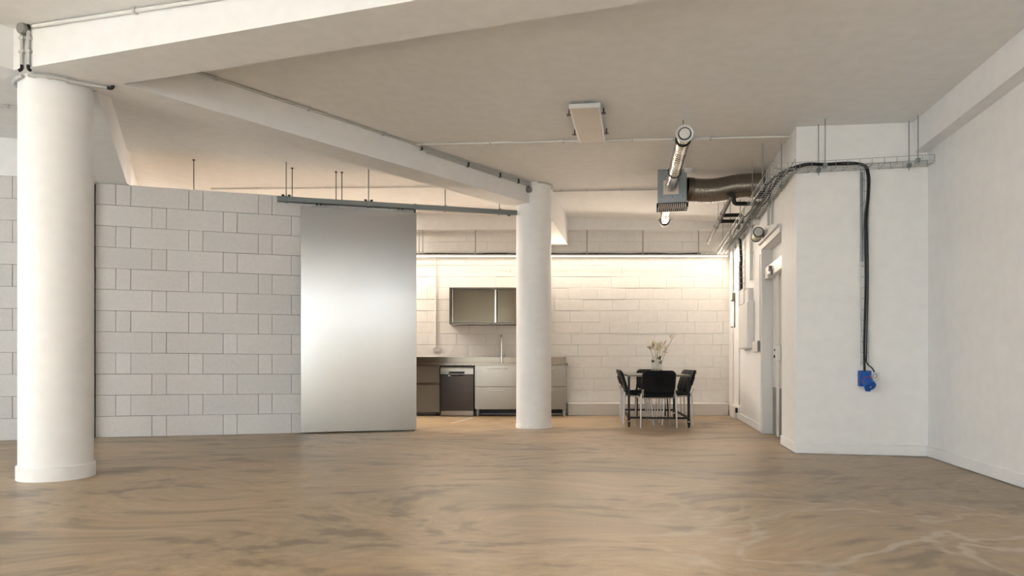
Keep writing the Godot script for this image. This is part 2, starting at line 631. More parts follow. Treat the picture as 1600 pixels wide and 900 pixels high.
# ---------------------------------------------------------------- floor, ceiling, plain walls
func shell() -> void:
	var zero := func(_p: Vector2) -> float: return 0.0
	var deep := func(_p: Vector2) -> float: return -0.25
	var top := func(p: Vector2) -> float: return ceil_h(p.x, p.y)
	var over := func(p: Vector2) -> float: return ceil_h(p.x, p.y) + 0.3
	var fm: Material = M.concrete_floor
	struct("floor", MB.new().prism([Vector2(-10, -4.8), Vector2(6, -4.8), Vector2(6, 9.72), Vector2(-10, 9.72)], deep, zero), fm, "polished brown concrete floor slab with cloudy grey marks and pale veins in front", "floor")
	struct("floor", MB.new().prism([Vector2(-10, 9.727), Vector2(6, 9.727), Vector2(6, 12.4), Vector2(-10, 12.4)], deep, zero), fm, "polished brown concrete floor slab in the kitchen behind the floor joint", "floor")
	struct("floor_joint", MB.new().bx(Vector3(-10, -0.25, -9.728), Vector3(6, -0.006, -9.719)), M.mortar, "thin dark joint between the two concrete floor slabs", "joint")
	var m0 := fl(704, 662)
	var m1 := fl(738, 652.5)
	struct("floor_mark", MB.new().box((m0 + m1) * 0.5 + Vector3(0, 0.0006, 0), Vector3(m0.distance_to(m1), 0.0016, 0.028), 0.0, Basis(UP, atan2(m0.z - m1.z, m1.x - m0.x))), M.white_plastic, "thin pale streak on the floor before the dishwasher", "floor mark")  # thin pale strip lying flat on the floor
	struct("ceiling", MB.new().prism([Vector2(-10, -4.8), Vector2(6, -4.8), Vector2(6, 12.4), Vector2(-10, 12.4)], top, over), M.ceiling_paint, "flat white painted concrete ceiling slab", "ceiling")
	var w: Material = M.white_paint
	# right wall, from the pier box towards and past the eye
	var a := Vector2(4.014, 6.59)
	var b := a + Vector2(-0.193, -1) * 11.2
	# beyond the eye a strip of high windows is added for its light
	var k := Vector2(-0.193, -1)
	var sill := func(_p: Vector2) -> float: return 2.35
	var head := func(_p: Vector2) -> float: return 3.15
	var wr := MB.new()
	wr.prism([a, a + k * 7.0, a + k * 7.0 + Vector2(0.25, 0), a + Vector2(0.25, 0.2)], zero, top)
	wr.prism([a + k * 7.0, a + k * 10.6, a + k * 10.6 + Vector2(0.25, 0), a + k * 7.0 + Vector2(0.25, 0)], zero, sill)
	wr.prism([a + k * 7.0, a + k * 10.6, a + k * 10.6 + Vector2(0.25, 0), a + k * 7.0 + Vector2(0.25, 0)], head, top)
	wr.prism([a + k * 10.6, b, b + Vector2(0.25, 0), a + k * 10.6 + Vector2(0.25, 0)], zero, top)
	struct("wall_right", wr, w, "plain white wall at the right edge beside the box pier", "wall")
	# pier box: front face and the start of the passage wall
	var c := Vector2(2.847, 6.835)
	var d := c + Vector2(0.195, 1.0) * 0.742
	struct("wall_pier", MB.new().prism([c, a, a + Vector2(0.25, 0.2), c + Vector2(0.45, 0.3), d + Vector2(0.4, 0), d], zero, top), w, "white box pier face that carries the blue power socket", "wall")
	# passage wall beyond the door, and over the door
	var e := c + Vector2(0.195, 1.0) * 1.93
	var g := c + Vector2(0.195, 1.0) * 5.6
	struct("wall_passage", MB.new().prism([e, g, g + Vector2(0.25, 0), e + Vector2(0.25, 0)], zero, top), w, "white passage wall between the steel-plated door and the back corner", "wall")
	var dh := func(_p: Vector2) -> float: return 2.36
	struct("wall_over_door", MB.new().prism([d, e, e + Vector2(0.25, 0), d + Vector2(0.25, 0)], dh, top), w, "white wall above the passage door", "wall")
	# niche behind the door leaf
	struct("wall_niche", MB.new().prism([d + Vector2(0.22, 0), e + Vector2(0.22, 0), e + Vector2(0.3, 0), d + Vector2(0.3, 0)], zero, dh), w, "wall closing the niche behind the passage door", "wall")
	struct("wall_left", MB.new().bx(Vector3(-9.75, 0, -6.9), Vector3(-9.5, 3.9, -12.4)), w, "white wall far out at the left", "wall")
	# baseboards
	var bb: Material = M.white_paint
	struct("baseboard_right", baseboard(RW, 0.0, 9.0), bb, "white baseboard at the foot of the right wall", "baseboard")
	struct("baseboard_pier", baseboard(BX, -0.012, 1.192), bb, "white baseboard along the front of the box pier", "baseboard")
	struct("baseboard_pier_side", baseboard(PW, -0.742, 0.012), bb, "short white baseboard on the shaded side of the box pier", "baseboard")
	struct("baseboard_passage", baseboard(PW, -4.62, -1.93 - 0.05), bb, "white baseboard along the passage wall beyond the door", "baseboard")

func baseboard(f: Transform3D, x0: float, x1: float) -> MB:
	var m := MB.new()
	m.x = f * Transform3D(Basis(Vector3(0, 0, 1), Vector3(0, 1, 0), Vector3(-1, 0, 0)), Vector3(x0, 0, 0))
	# profile: local x is out of the wall after the turn, pushed along the wall
	m.x = f
	m.bx(Vector3(x0, 0.005, 0), Vector3(x1, 0.108, 0.017), 0.005)
	return m

# ---------------------------------------------------------------- beams
func beam(plan: Array, under: float, label: String) -> void:
	var lo := func(_p: Vector2) -> float: return under
	var top := func(p: Vector2) -> float: return ceil_h(p.x, p.y) + 0.002
	struct("ceiling_beam", MB.new().prism(plan, lo, top), M.column_paint, label, "beam")

func beams() -> void:
	var f1 := func(x: float) -> Vector2: return Vector2(x, 5.056 - 0.312 * (x + 3.53))
	var r1 := func(x: float) -> Vector2: return Vector2(x, 5.409 - 0.314 * (x + 3.168))
	beam([f1.call(-3.74), f1.call(3.1), r1.call(3.2), r1.call(-3.6)], 3.1, "nearest white beam crossing overhead from the left column to the upper right")
	var d2 := Vector2(0.637, 0.771)
	var q2 := Vector2(-0.771, 0.637)
	var b2 := Vector2(0.338, 9.494)
	beam([b2 - d2 * 5.37, b2 + d2 * 0.2, b2 + d2 * 0.2 + q2 * 0.36, b2 - d2 * 5.52 + q2 * 0.36], 3.102, "diagonal white beam running from the left column back to the middle column")
	var b4 := Vector2(-3.73, 5.13)
	beam([b4, b4 + q2 * 0.40, b4 - d2 * 5.0 + q2 * 0.40, b4 - d2 * 5.0], 3.102, "white beam leaving the frame at the left of the left column")
	var d3 := Vector2(-0.478, 1.0)
	var b3 := Vector2(-3.36, 5.53)
	beam([b3, b3 + d3 * 5.5, b3 + d3 * 5.5 + Vector2(-0.5, 0), b3 + Vector2(-0.42, -0.02)], 3.092, "white beam behind the left column ending over the block wall")
	var b5 := Vector2(0.977, 11.85)
	var d5 := Vector2(-0.193, -1.0)
	beam([b5, b5 + d5 * 2.2, b5 + d5 * 2.2 + Vector2(-0.36, 0.05), b5 + Vector2(-0.36, 0)], 2.945, "short white beam from the middle column to the back wall")
	var a6 := on(RW, 1434.7, 238.7, 0.09)
	var p := Vector2(4.014, 6.60)
	var d6 := Vector2(-0.193, -1.0)
	beam([p, p + d6 * 11.0, p + d6 * 11.0 + Vector2(-0.125, 0.02), p + Vector2(-0.125, 0.024)], 2.937, "white beam running along the top of the right wall")
	# downstand along the back wall
	beam([Vector2(-8.0, 11.85), Vector2(3.9, 11.85), Vector2(3.9, 12.1), Vector2(-8.0, 12.1)], 3.225, "low white downstand along the top of the back wall")
	# fill over the partition at the far left
	var s: Array = []
	for k in [[-4.9, 0.09], [0.36, 0.09], [0.36, -0.11], [-4.9, -0.11]]:
		var w: Vector3 = W * Vector3(k[0], 0, k[1])
		s.append(Vector2(w.x, -w.z))
	beam(s, 3.095, "white band between block wall and ceiling left of the left column")

func columns() -> void:
	var t := func(h: float, r: float) -> Array: return [Vector2(r, 0), Vector2(r, h)]
	# left column with its ring at the foot
	var c := thing("column", "large round white column at the left with a ring at its foot", "column", Transform3D(Basis(), Vector3(-3.619, 0, -5.427)))
	c.set_meta("kind", "structure")
	var pr := [Vector2(0.2535, 0.0), Vector2(0.2535, ceil_h(-3.6, 5.4) - 0.29)]
	part("shaft", MB.new().lathe(pr, 72), M.column_paint, c)
	part("foot_ring", MB.new().lathe([Vector2(0.268, 0.0), Vector2(0.268, 0.105), Vector2(0.262, 0.111), Vector2(0.2537, 0.111)], 72), M.column_paint, c)
	# middle column with a ragged plaster foot
	c = thing("column", "round white column in the middle standing before the kitchen", "column", Transform3D(Basis(), Vector3(0.306, 0, -9.61)))
	c.set_meta("kind", "structure")
	part("shaft", MB.new().lathe([Vector2(0.246, 0.0), Vector2(0.246, ceil_h(0.3, 9.6))], 64), M.column_paint, c)
	var loops := []
	var nz := noise(2.2, 3, 5)
	for lv in [[0.0, 0.006], [0.02, 0.009], [0.05, 0.004], [0.075, -0.002]]:
		var row := PackedVector3Array()
		for j in 72:
			var a: float = TAU * j / 72
			var rr: float = 0.246 + lv[1] + 0.009 * nz.get_noise_3d(cos(a) * 2.0, lv[0] * 6.0, sin(a) * 2.0)
			row.append(Vector3(cos(a) * rr, lv[0], sin(a) * rr))
		loops.append(row)
	part("plaster_foot", MB.new().loft(loops, false), M.column_paint, c)

# ---------------------------------------------------------------- block partition
func block_row(parent: Node3D, cuts: Array, y0: float, y1: float, rng: RandomNumberGenerator, slope: float, x_ref: float) -> void:
	for i in cuts.size() - 1:
		var a: float = cuts[i]
		var b: float = cuts[i + 1]
		if b - a < 0.03:
			continue
		var g: float = rng.randf_range(0.0013, 0.0032)
		var gy: float = rng.randf_range(0.0008, 0.0024)
		var proud: float = rng.randf_range(-0.0012, 0.0012)
		var m := MB.new()
		var mid: float = (a + b) * 0.5
		m.box(Vector3(0, 0, 0), Vector3(b - a - 2.0 * g, y1 - y0 - 2.0 * gy, 0.1), 0.0025)
		var o := part("block", m, M["block_%d" % rng.randi_range(0, 2)], parent)
		o.position = Vector3(mid, (y0 + y1) * 0.5, -0.05 + proud)
		o.rotation = Vector3(0, 0, rng.randf_range(-0.001, 0.001) + slope)

func block_partition() -> void:
	var rng := RandomNumberGenerator.new()
	rng.seed = 7
	var w := thing("wall_partition", "pale grey block partition wall left of the steel door", "wall", W)
	w.set_meta("kind", "structure")
	var H := 3.092
	var L := 3.86
	var rows := 12
	# the top falls slightly to the right, as in the photograph
	var fall: float = 0.06 / 3.86
	var core := MB.new().extrude([Vector2(0.01, 0.0), Vector2(L - 0.006, 0.0), Vector2(L - 0.006, H - 0.07), Vector2(0.01, H - 0.012)], -0.2, -0.008)
	part("mortar_core", core, M.mortar, w)
	var rh: float = H / rows
	for r in rows:
		var cuts := [0.0]
		var odd: bool = r % 2 == 0          # counted from the floor: the top row is number 11
		var s: float = 0.626 if odd else 0.224
		while s < L - 0.05:
			cuts.append(s)
			if s + 0.165 < L - 0.02:
				cuts.append(s + 0.165)
			s += 0.8215
		cuts.append(L)
		for i in cuts.size() - 1:
			var mid: float = (float(cuts[i]) + float(cuts[i + 1])) * 0.5
			var k: float = 1.0 - fall * mid / H
			block_row(w, [cuts[i], cuts[i + 1]], rh * r * k, rh * (r + 1) * k, rng, -fall * (r + 0.5) / rows, 0.0)
	# the return of the wall at the opening is plain
	# the stretch left of the column stands a little prouder
	var w2 := thing("wall_partition", "pale grey block wall at the far left behind the left column", "wall", W * Transform3D(Basis(), Vector3(-5.0, 0, 0.095)))
	w2.set_meta("kind", "structure")
	part("mortar_core", MB.new().bx(Vector3(0.0, 0, -0.2), Vector3(4.985, 3.082, -0.008)), M.mortar, w2)
	for r in rows:
		var cuts2 := [0.0]
		var s2: float = 0.3 if r % 2 == 0 else 0.71
		while s2 < 4.93:
			cuts2.append(s2)
			if s2 + 0.165 < 4.95:
				cuts2.append(s2 + 0.165)
			s2 += 0.8215
		cuts2.append(4.993)
		block_row(w2, cuts2, 3.09 / 12 * r, 3.09 / 12 * (r + 1), rng, 0.0, 0.0)
	# threaded rods that brace the wall head to the ceiling
	var spots := [[207, 256, "thin threaded rod over the block wall, nearest the beam behind the left column"], [222, 258, "thin threaded rod over the block wall, second from the beam behind the left column"], [311, 259, "threaded rod standing alone above the middle of the block wall"], [459, 270, "threaded rod over the block wall just right of the door rail's first hanger"], [526, 281, "threaded rod above the left half of the steel door"], [535, 291, "short threaded rod above the steel door, beside a taller one"]]
	for sp in spots:
		var p := ce(sp[0], sp[1])
		var lc: Vector3 = W.affine_inverse() * p
		var top_y: float = 3.092 - fall * lc.x
		lc.z = clampf(lc.z, -0.19, -0.02)
		p = W * lc
		var rod := thing("threaded_rod", sp[2], "rod", Transform3D(Basis(), Vector3(p.x, top_y, p.z)), "rods over the block wall")
		var ch: float = ceil_h(p.x, -p.z) - top_y
		part("rod", MB.new().cyl(Vector3(0, -0.04, 0), Vector3(0, ch, 0), 0.006, 8), M.dark_rod, rod)
		part("ceiling_plate", MB.new().cyl(Vector3(0, ch - 0.012, 0), Vector3(0, ch, 0), 0.017, 10), M.dark_rod, rod)

# ---------------------------------------------------------------- back wall of painted blocks
func back_wall() -> void:
	var rng := RandomNumberGenerator.new()
	rng.seed = 11
	var w := thing("wall_back", "cream painted block wall at the back washed by the light strip", "wall", BK)
	w.set_meta("kind", "structure")
	part("wall_core", MB.new().bx(Vector3(-8.0, 0, -0.25), Vector3(3.95, 3.55, -0.007)), M.painted_joint, w)
	var r := 0
	var y := 0.03
	while y < 3.2:
		var h: float = 0.2 if y < 2.7 else 0.215
		if y < 0.2 and false:
			pass
		var x: float = -2.0 - (0.25 if r % 2 else 0.0) + rng.randf_range(-0.06, 0.06)
		while x < 3.9:
			var l: float = 0.5 + rng.randf_range(-0.03, 0.03)
			var x1: float = minf(x + l, 3.9)
			var m := MB.new().box(Vector3(), Vector3(x1 - x - 0.002, h - 0.004, 0.05), 0.004)
			var o := part("block", m, M.painted_block, w)
			o.position = Vector3((x + x1) * 0.5, y + h * 0.5, -0.025 + rng.randf_range(-0.002, 0.004))
			o.rotation = Vector3(rng.randf_range(-0.010, 0.006), rng.randf_range(-0.004, 0.004), rng.randf_range(-0.004, 0.004))
			x = x1
		y += h
		r += 1
	# concrete plinth at the foot of the back wall, from the kitchen to the passage wall
	struct("trim_1", MB.new().bx(Vector3(0.965, 0, -11.8), Vector3(3.74, 0.21, -12.06), 0.006), M.plinth_paint, "low cream concrete plinth at the foot of the back wall", "plinth")
	var q := MB.new()
	q.x = PW
	q.bx(Vector3(-5.2, 0, 0), Vector3(-4.35, 0.2, 0.06), 0.005)
	struct("trim_2", q, M.plinth_paint, "short plinth block in the back corner of the passage wall", "plinth")
	# corner pilaster
	var q2 := MB.new()
	q2.x = PW
	q2.bx(Vector3(-5.4, 0.2, 0), Vector3(-4.9, 3.2, 0.03), 0.005)
	struct("trim_3", q2, M.painted_block, "narrow white pilaster in the back corner", "pilaster")

# ---------------------------------------------------------------- unseen windows behind the eye and at the left, shaped for their light
func rear_windows() -> void:
	var w: Material = M.white_paint
	var m := MB.new()
	# rear wall with two openings: a tall one at the left, a small high one added at the right
	m.bx(Vector3(-9.75, 0, 4.4), Vector3(-2.7, 0.5, 4.65))
	m.bx(Vector3(-9.75, 3.0, 4.4), Vector3(-2.7, 3.7, 4.65))
	m.bx(Vector3(-9.75, 0.5, 4.4), Vector3(-9.3, 3.0, 4.65))
	m.bx(Vector3(-6.0, 0.5, 4.4), Vector3(-2.7, 3.0, 4.65))
	m.bx(Vector3(-2.7, 0, 4.4), Vector3(1.5, 1.0, 4.65))
	m.bx(Vector3(-2.7, 1.0, 4.4), Vector3(-2.4, 2.2, 4.65))
	m.bx(Vector3(-0.3, 1.0, 4.4), Vector3(1.5, 2.2, 4.65))
	m.bx(Vector3(-2.7, 2.2, 4.4), Vector3(1.5, 2.4, 4.65))
	m.bx(Vector3(-2.7, 2.4, 4.4), Vector3(-0.4, 3.7, 4.65))
	m.bx(Vector3(-0.4, 3.1, 4.4), Vector3(1.5, 3.7, 4.65))
	m.bx(Vector3(1.5, 0.0, 4.4), Vector3(2.6, 3.7, 4.65))
	struct("wall_rear", m, w, "white wall with long windows behind the viewer", "wall")
	var m2 := MB.new()
	m2.bx(Vector3(-9.75, 0, 4.4), Vector3(-9.5, 0.5, -6.9))
	m2.bx(Vector3(-9.75, 3.0, 4.4), Vector3(-9.5, 3.9, -6.9))
	m2.bx(Vector3(-9.75, 0.5, 4.4), Vector3(-9.5, 3.0, 3.0))
	m2.bx(Vector3(-9.75, 0.5, -5.0), Vector3(-9.5, 3.0, -6.9))
	struct("wall_left", m2, w, "white wall with a long window at the left outside the view", "wall")
	var k := 1
	var hw := MB.new()
	hw.x = RW
	hw.bx(Vector3(7.13, 2.35, -0.14), Vector3(10.8, 3.15, -0.12))
	struct("window_4", hw, M.glass, "added strip of high windows in the unseen right wall behind the viewer", "window")  # unseen glass strip, added to bring light from the right rear
	for s in [[Vector3(-9.3, 0.5, 4.52), Vector3(-6.0, 3.0, 4.56), 3], [Vector3(-2.4, 1.0, 4.52), Vector3(-0.3, 2.2, 4.56), 2], [Vector3(-0.4, 2.4, 4.52), Vector3(1.5, 3.1, 4.56), 2], [Vector3(-9.64, 0.5, -5.0), Vector3(-9.6, 3.0, 3.0), 5]]:  # the low middle and small high windows are added for their light
		var o := Node3D.new()
		o.name = "window_%d" % (k if k < 4 else 5)
		k += 1
		add_child(o, true)
		o.set_meta("kind", "structure")
		tag(o, ["tall long window behind the viewer", "added low middle window behind the viewer", "added small high window behind the viewer", "long window in the left wall"][k - 2], "window")
		var a: Vector3 = s[0]
		var b: Vector3 = s[1]
		var f := MB.new()
		var n: int = s[2]
		var along_x: bool = absf(b.x - a.x) > absf(b.z - a.z)
		for i in n + 1:
			var t: float = float(i) / n
			var p := a.lerp(b, t)
			if along_x:
				f.bx(Vector3(p.x - 0.03, a.y, a.z - 0.02), Vector3(p.x + 0.03, b.y, b.z + 0.02))
			else:
				f.bx(Vector3(a.x - 0.02, a.y, p.z - 0.03), Vector3(b.x + 0.02, b.y, p.z + 0.03))
		f.bx(a, Vector3(b.x, a.y + 0.06, b.z))
		f.bx(Vector3(a.x, b.y - 0.06, a.z), b)
		part("window_frame", f, M.white_plastic, o)
		var c := (a + b) * 0.5
		var sz := (b - a).abs()
		part("pane", MB.new().box(c, Vector3(sz.x - 0.02, sz.y - 0.02, 0.006) if along_x else Vector3(0.006, sz.y - 0.02, sz.z - 0.02)), M.glass, o)

# ---------------------------------------------------------------- steel sliding door and its rail
func sliding_door() -> void:
	var d := thing("sliding_door", "tall brushed steel sliding door hanging in front of the block wall", "door", D)
	part("panel", MB.new().bx(Vector3(0.0, 0.018, -0.045), Vector3(1.475, 2.912, 0.0), 0.002), M.door_steel, d)
	for x in [0.22, 1.26]:
		var h := part("hanger", MB.new().bx(Vector3(x - 0.085, 2.912, -0.036), Vector3(x + 0.085, 2.926, -0.008), 0.002).bx(Vector3(x - 0.05, 2.926, -0.033), Vector3(x + 0.05, 2.955, -0.011), 0.003), M.wire, d)
		part("wheel", MB.new().cyl(Vector3(x - 0.02, 2.95, -0.036), Vector3(x - 0.02, 2.95, -0.008), 0.016, 14).cyl(Vector3(x + 0.025, 2.95, -0.036), Vector3(x + 0.025, 2.95, -0.008), 0.016, 14), M.black_plastic, h)
	part("stop", MB.new().bx(Vector3(1.445, 2.912, -0.03), Vector3(1.468, 2.955, -0.008), 0.002), M.black_plastic, d)
	# rail
	var x0: float = on(D, 433, 309, 0.0).x
	var x1: float = on(D, 808, 334, 0.0).x
	var r := thing("door_rail", "long grey galvanised sliding door rail hung over the steel door", "rail", D)
	var prof := [Vector2(-0.03, 2.957), Vector2(0.024, 2.957), Vector2(0.03, 2.963), Vector2(0.03, 3.017), Vector2(0.024, 3.023), Vector2(-0.024, 3.023), Vector2(-0.03, 3.017)]
	var m := MB.new()
	m.x = Transform3D(Basis(Vector3(0, 0, 1), Vector3(0, 1, 0), Vector3(-1, 0, 0)), Vector3(0, 0, -0.022))
	var pr := []
	for p in prof:
		pr.append(Vector2(p.x, p.y))
	m.extrude(pr, -x0, -1.47)
	part("rail_section", m, M.rail_metal, r)
	var m2 := MB.new()
	m2.x = m.x
	m2.extrude(pr, -1.474, -x1)
	part("rail_section", m2, M.rail_metal, r)
	part("joint_sleeve", MB.new().bx(Vector3(1.44, 2.955, -0.056), Vector3(1.475, 3.027, 0.011), 0.002), M.rail_metal, r)
	part("end_stop", MB.new().bx(Vector3(x1 - 0.13, 2.944, -0.035), Vector3(x1 - 0.09, 2.957, -0.01), 0.002), M.black_plastic, r)
	for px in [447.0, 576.0, 696.0, 781.0]:
		var x: float = on(D, px, 315, 0.0).x
		var wp: Vector3 = D * Vector3(x, 0, -0.022)
		var ch: float = ceil_h(wp.x, -wp.z)
		var hr := part("hanger_rod", MB.new().cyl(Vector3(x, 3.0, -0.022), Vector3(x, ch, -0.022), 0.0075, 8), M.rod_metal, r)
		part("clamp", MB.new().bx(Vector3(x - 0.02, 2.952, -0.06), Vector3(x + 0.02, 3.03, 0.014), 0.004), M.rail_metal, hr)
		if px < 600:
			for dx in [-0.0385, 0.0385]:
				part("nut", MB.new().box(Vector3(x + dx, 3.037, -0.022), Vector3(0.033, 0.026, 0.036), 0.004), M.black_plastic, hr)
	# plug-in box behind the rail's end is not seen

# ---------------------------------------------------------------- kitchen
const ZK := 11.62        # depth of the cabinet fronts

func kx(px: float) -> float:
	return (px - 800.0) / F * ZK

func ky(py: float) -> float:
	return EYE + (HZ - py) / F * ZK

func drawer_unit(px0: float, px1: float, label: String) -> void:
	var x0: float = kx(px0)
	var x1: float = kx(px1)
	var o := thing("drawer_unit", label, "cabinet", Transform3D(Basis(), Vector3((x0 + x1) * 0.5, 0, -ZK)), "steel drawer units under the worktop")
	var w: float = x1 - x0
	var y0: float = ky(639.5)
	var y1: float = 0.868
	part("carcass", MB.new().bx(Vector3(-w * 0.5 + 0.004, y0 + 0.005, -0.40), Vector3(w * 0.5 - 0.004, 0.70, -0.021), 0.001), M.dark_steel, o)
	var ym: float = ky(604.2)
	for k in 2:
		var a: float = [ym + 0.003, y0][k]
		var b: float = [y1, ym - 0.003][k]
		var dr := part("drawer", MB.new().bx(Vector3(-w * 0.5 + 0.003, a, -0.02), Vector3(w * 0.5 - 0.003, b, 0.0), 0.002), M.kitchen_steel, o)
		var hy: float = b - 0.055
		part("handle", MB.new().tube([Vector3(-0.17, hy, 0.03), Vector3(0.17, hy, 0.03)], 0.006, 8).cyl(Vector3(-0.14, hy, -0.001), Vector3(-0.14, hy, 0.03), 0.005, 8).cyl(Vector3(0.14, hy, -0.001), Vector3(0.14, hy, 0.03), 0.005, 8), M.chrome, dr)
	for lx in [-w * 0.5 + 0.045, w * 0.5 - 0.03]:
		for lz in [-0.05, -0.33]:
			part("leg", MB.new().lathe([Vector2(0.0, 0.0), Vector2(0.022, 0.0), Vector2(0.022, 0.012), Vector2(0.015, 0.015), Vector2(0.015, y0 + 0.006)], 14), M.chair_metal, o).position = Vector3(lx, 0, lz)
	part("plinth_board", MB.new().bx(Vector3(-w * 0.5 + 0.08, 0.035, -0.31), Vector3(w * 0.5 - 0.05, y0 + 0.004, -0.295)), M.black_plastic, o)

func kitchen() -> void:
	# worktop with its upstand, sink and rims
	var xr: float = kx(887.0)
	var xl: float = kx(590.0)
	var wt := thing("worktop", "long stainless steel worktop with an upstand along the back wall", "worktop", Transform3D(Basis(), Vector3(0, 0.868, -ZK)))
	var sx0 := -0.33
	var sx1 := 0.08
	# slab with a cut-out for the sink
	var slab := MB.new()
	slab.bx(Vector3(xl, 0, -0.425), Vector3(sx0, 0.038, 0.022), 0.002)
	slab.bx(Vector3(sx1, 0, -0.425), Vector3(xr, 0.038, 0.022), 0.002)
	slab.bx(Vector3(sx0, 0, -0.06), Vector3(sx1, 0.038, 0.022), 0.002)
	slab.bx(Vector3(sx0, 0, -0.425), Vector3(sx1, 0.038, -0.34), 0.002)
	part("slab", slab, M.worktop_steel, wt)
	part("upstand", MB.new().bx(Vector3(xl, 0.036, -0.424), Vector3(xr, 0.15, -0.405), 0.003), M.worktop_steel, wt)
	part("sink_bowl", MB.new().bx(Vector3(sx0, -0.16, -0.34), Vector3(sx1, -0.155, -0.06)).bx(Vector3(sx0, -0.16, -0.34), Vector3(sx0 + 0.004, 0.037, -0.06)).bx(Vector3(sx1 - 0.004, -0.16, -0.34), Vector3(sx1, 0.037, -0.06)).bx(Vector3(sx0, -0.16, -0.344), Vector3(sx1, 0.037, -0.34)).bx(Vector3(sx0, -0.16, -0.06), Vector3(sx1, 0.037, -0.056)), M.kitchen_steel, wt)
	# faucet
	var fx: float = (783.5 - 800.0) / F * 11.95
	var fa := thing("faucet", "tall chrome kitchen faucet standing behind the sink", "faucet", Transform3D(Basis(), Vector3(fx, 0.906, -11.97)))
	part("body", MB.new().lathe([Vector2(0.0, 0), Vector2(0.028, 0.0), Vector2(0.028, 0.012), Vector2(0.021, 0.018), Vector2(0.021, 0.13), Vector2(0.018, 0.15), Vector2(0.018, 0.25), Vector2(0.014, 0.262), Vector2(0.0, 0.262)], 20), M.chrome, fa)
	var sp := [Vector3(0, 0.25, 0), Vector3(0, 0.40, 0)]
	for i in 9:
		var a: float = PI * i / 8.0
		sp.append(Vector3(0, 0.41 + sin(a) * 0.08, 0.08 - cos(a) * 0.08))
	sp.append(Vector3(0, 0.30, 0.162))
	part("spout", MB.new().tube(sp, 0.0135, 12), M.chrome, fa)
	part("lever", MB.new().tube([Vector3(0.018, 0.1, 0), Vector3(0.05, 0.115, 0.005), Vector3(0.062, 0.16, 0.01)], 0.006, 8), M.chrome, fa)
	drawer_unit(741.5, 812.0, "steel two-drawer unit right beside the dishwasher")
	drawer_unit(813.0, 885.0, "steel two-drawer unit at the right end, half hidden by the middle column")
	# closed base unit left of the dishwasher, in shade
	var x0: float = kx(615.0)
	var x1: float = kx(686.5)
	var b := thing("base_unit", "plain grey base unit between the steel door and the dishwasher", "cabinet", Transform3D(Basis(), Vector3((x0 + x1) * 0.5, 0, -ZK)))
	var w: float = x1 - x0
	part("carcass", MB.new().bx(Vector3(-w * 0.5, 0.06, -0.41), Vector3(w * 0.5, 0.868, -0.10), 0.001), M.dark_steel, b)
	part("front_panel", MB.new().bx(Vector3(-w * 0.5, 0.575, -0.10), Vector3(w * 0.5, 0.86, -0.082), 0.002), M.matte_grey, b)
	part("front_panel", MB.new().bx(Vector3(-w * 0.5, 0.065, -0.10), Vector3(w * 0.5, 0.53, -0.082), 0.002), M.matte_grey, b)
	for lx in [-w * 0.5 + 0.05, w * 0.5 - 0.05]:
		part("leg", MB.new().bx(Vector3(lx - 0.015, 0, -0.17), Vector3(lx + 0.015, 0.062, -0.14)), M.black_plastic, b)
	# dishwasher
	x0 = kx(688.4)
	x1 = kx(740.0)
	w = x1 - x0
	var dw := thing("dishwasher", "dark steel dishwasher under the worktop left of the drawer units", "dishwasher", Transform3D(Basis(), Vector3((x0 + x1) * 0.5, 0, -ZK)))
	part("housing", MB.new().bx(Vector3(-w * 0.5 + 0.004, 0.012, -0.40), Vector3(w * 0.5 - 0.004, 0.826, -0.01), 0.002), M.black_metal, dw)
	part("lid", MB.new().bx(Vector3(-w * 0.5, 0.82, -0.38), Vector3(w * 0.5, 0.832, 0.012), 0.003), M.warm_panel, dw)
	var cp := part("control_panel", MB.new().bx(Vector3(-w * 0.5, ky(585.2), -0.012), Vector3(w * 0.5, 0.819, 0.014), 0.003), M.kitchen_steel, dw)
	part("display", MB.new().bx(Vector3(-0.14, ky(584.0), 0.013), Vector3(0.125, ky(580.6), 0.0165), 0.001), M.black_plastic, cp)
	var dd := part("door", MB.new().bx(Vector3(-w * 0.5, ky(641.0), -0.012), Vector3(w * 0.5, ky(585.6), 0.012), 0.003), M.appliance_steel, dw)
	var hp := []
	for i in 13:
		var a2: float = PI * i / 12.0
		hp.append(Vector2(-0.13 * cos(a2), ky(585.8) - 0.025 * sin(a2)))
	part("handle", MB.new().extrude(hp, 0.011, 0.024), M.black_plastic, dd)
	part("badge", MB.new().bx(Vector3(-0.15, ky(587.6), 0.0115), Vector3(-0.10, ky(586.2), 0.0135)), M.white_plastic, dd)
	part("kick_board", MB.new().bx(Vector3(-w * 0.5 + 0.003, 0.01, -0.03), Vector3(w * 0.5 - 0.003, ky(641.6), -0.004), 0.002), M.kitchen_steel, dw)
	for lx in [-w * 0.4, w * 0.4]:
		part("leg", MB.new().bx(Vector3(lx - 0.012, 0, -0.3), Vector3(lx + 0.012, 0.013, -0.27)), M.black_plastic, dw)
	# wall cabinet with sliding doors
	var zc := 11.72
	var cx0: float = (702.0 - 800.0) / F * zc
	var cx1: float = (852.0 - 800.0) / F * zc
	var cy1: float = EYE + (HZ - 449.0) / F * zc
	var cy0: float = EYE + (HZ - 507.0) / F * zc
	var wc := thing("wall_cabinet", "stainless steel wall cabinet with two doors above the sink", "cabinet", Transform3D(Basis(), Vector3((cx0 + cx1) * 0.5, cy0, -zc)))
	var cw: float = cx1 - cx0
	var chh: float = cy1 - cy0
	var fr := MB.new()
	fr.bx(Vector3(-cw * 0.5, 0, -0.322), Vector3(cw * 0.5, 0.03, 0), 0.002)
	fr.bx(Vector3(-cw * 0.5, chh - 0.03, -0.322), Vector3(cw * 0.5, chh, 0), 0.002)
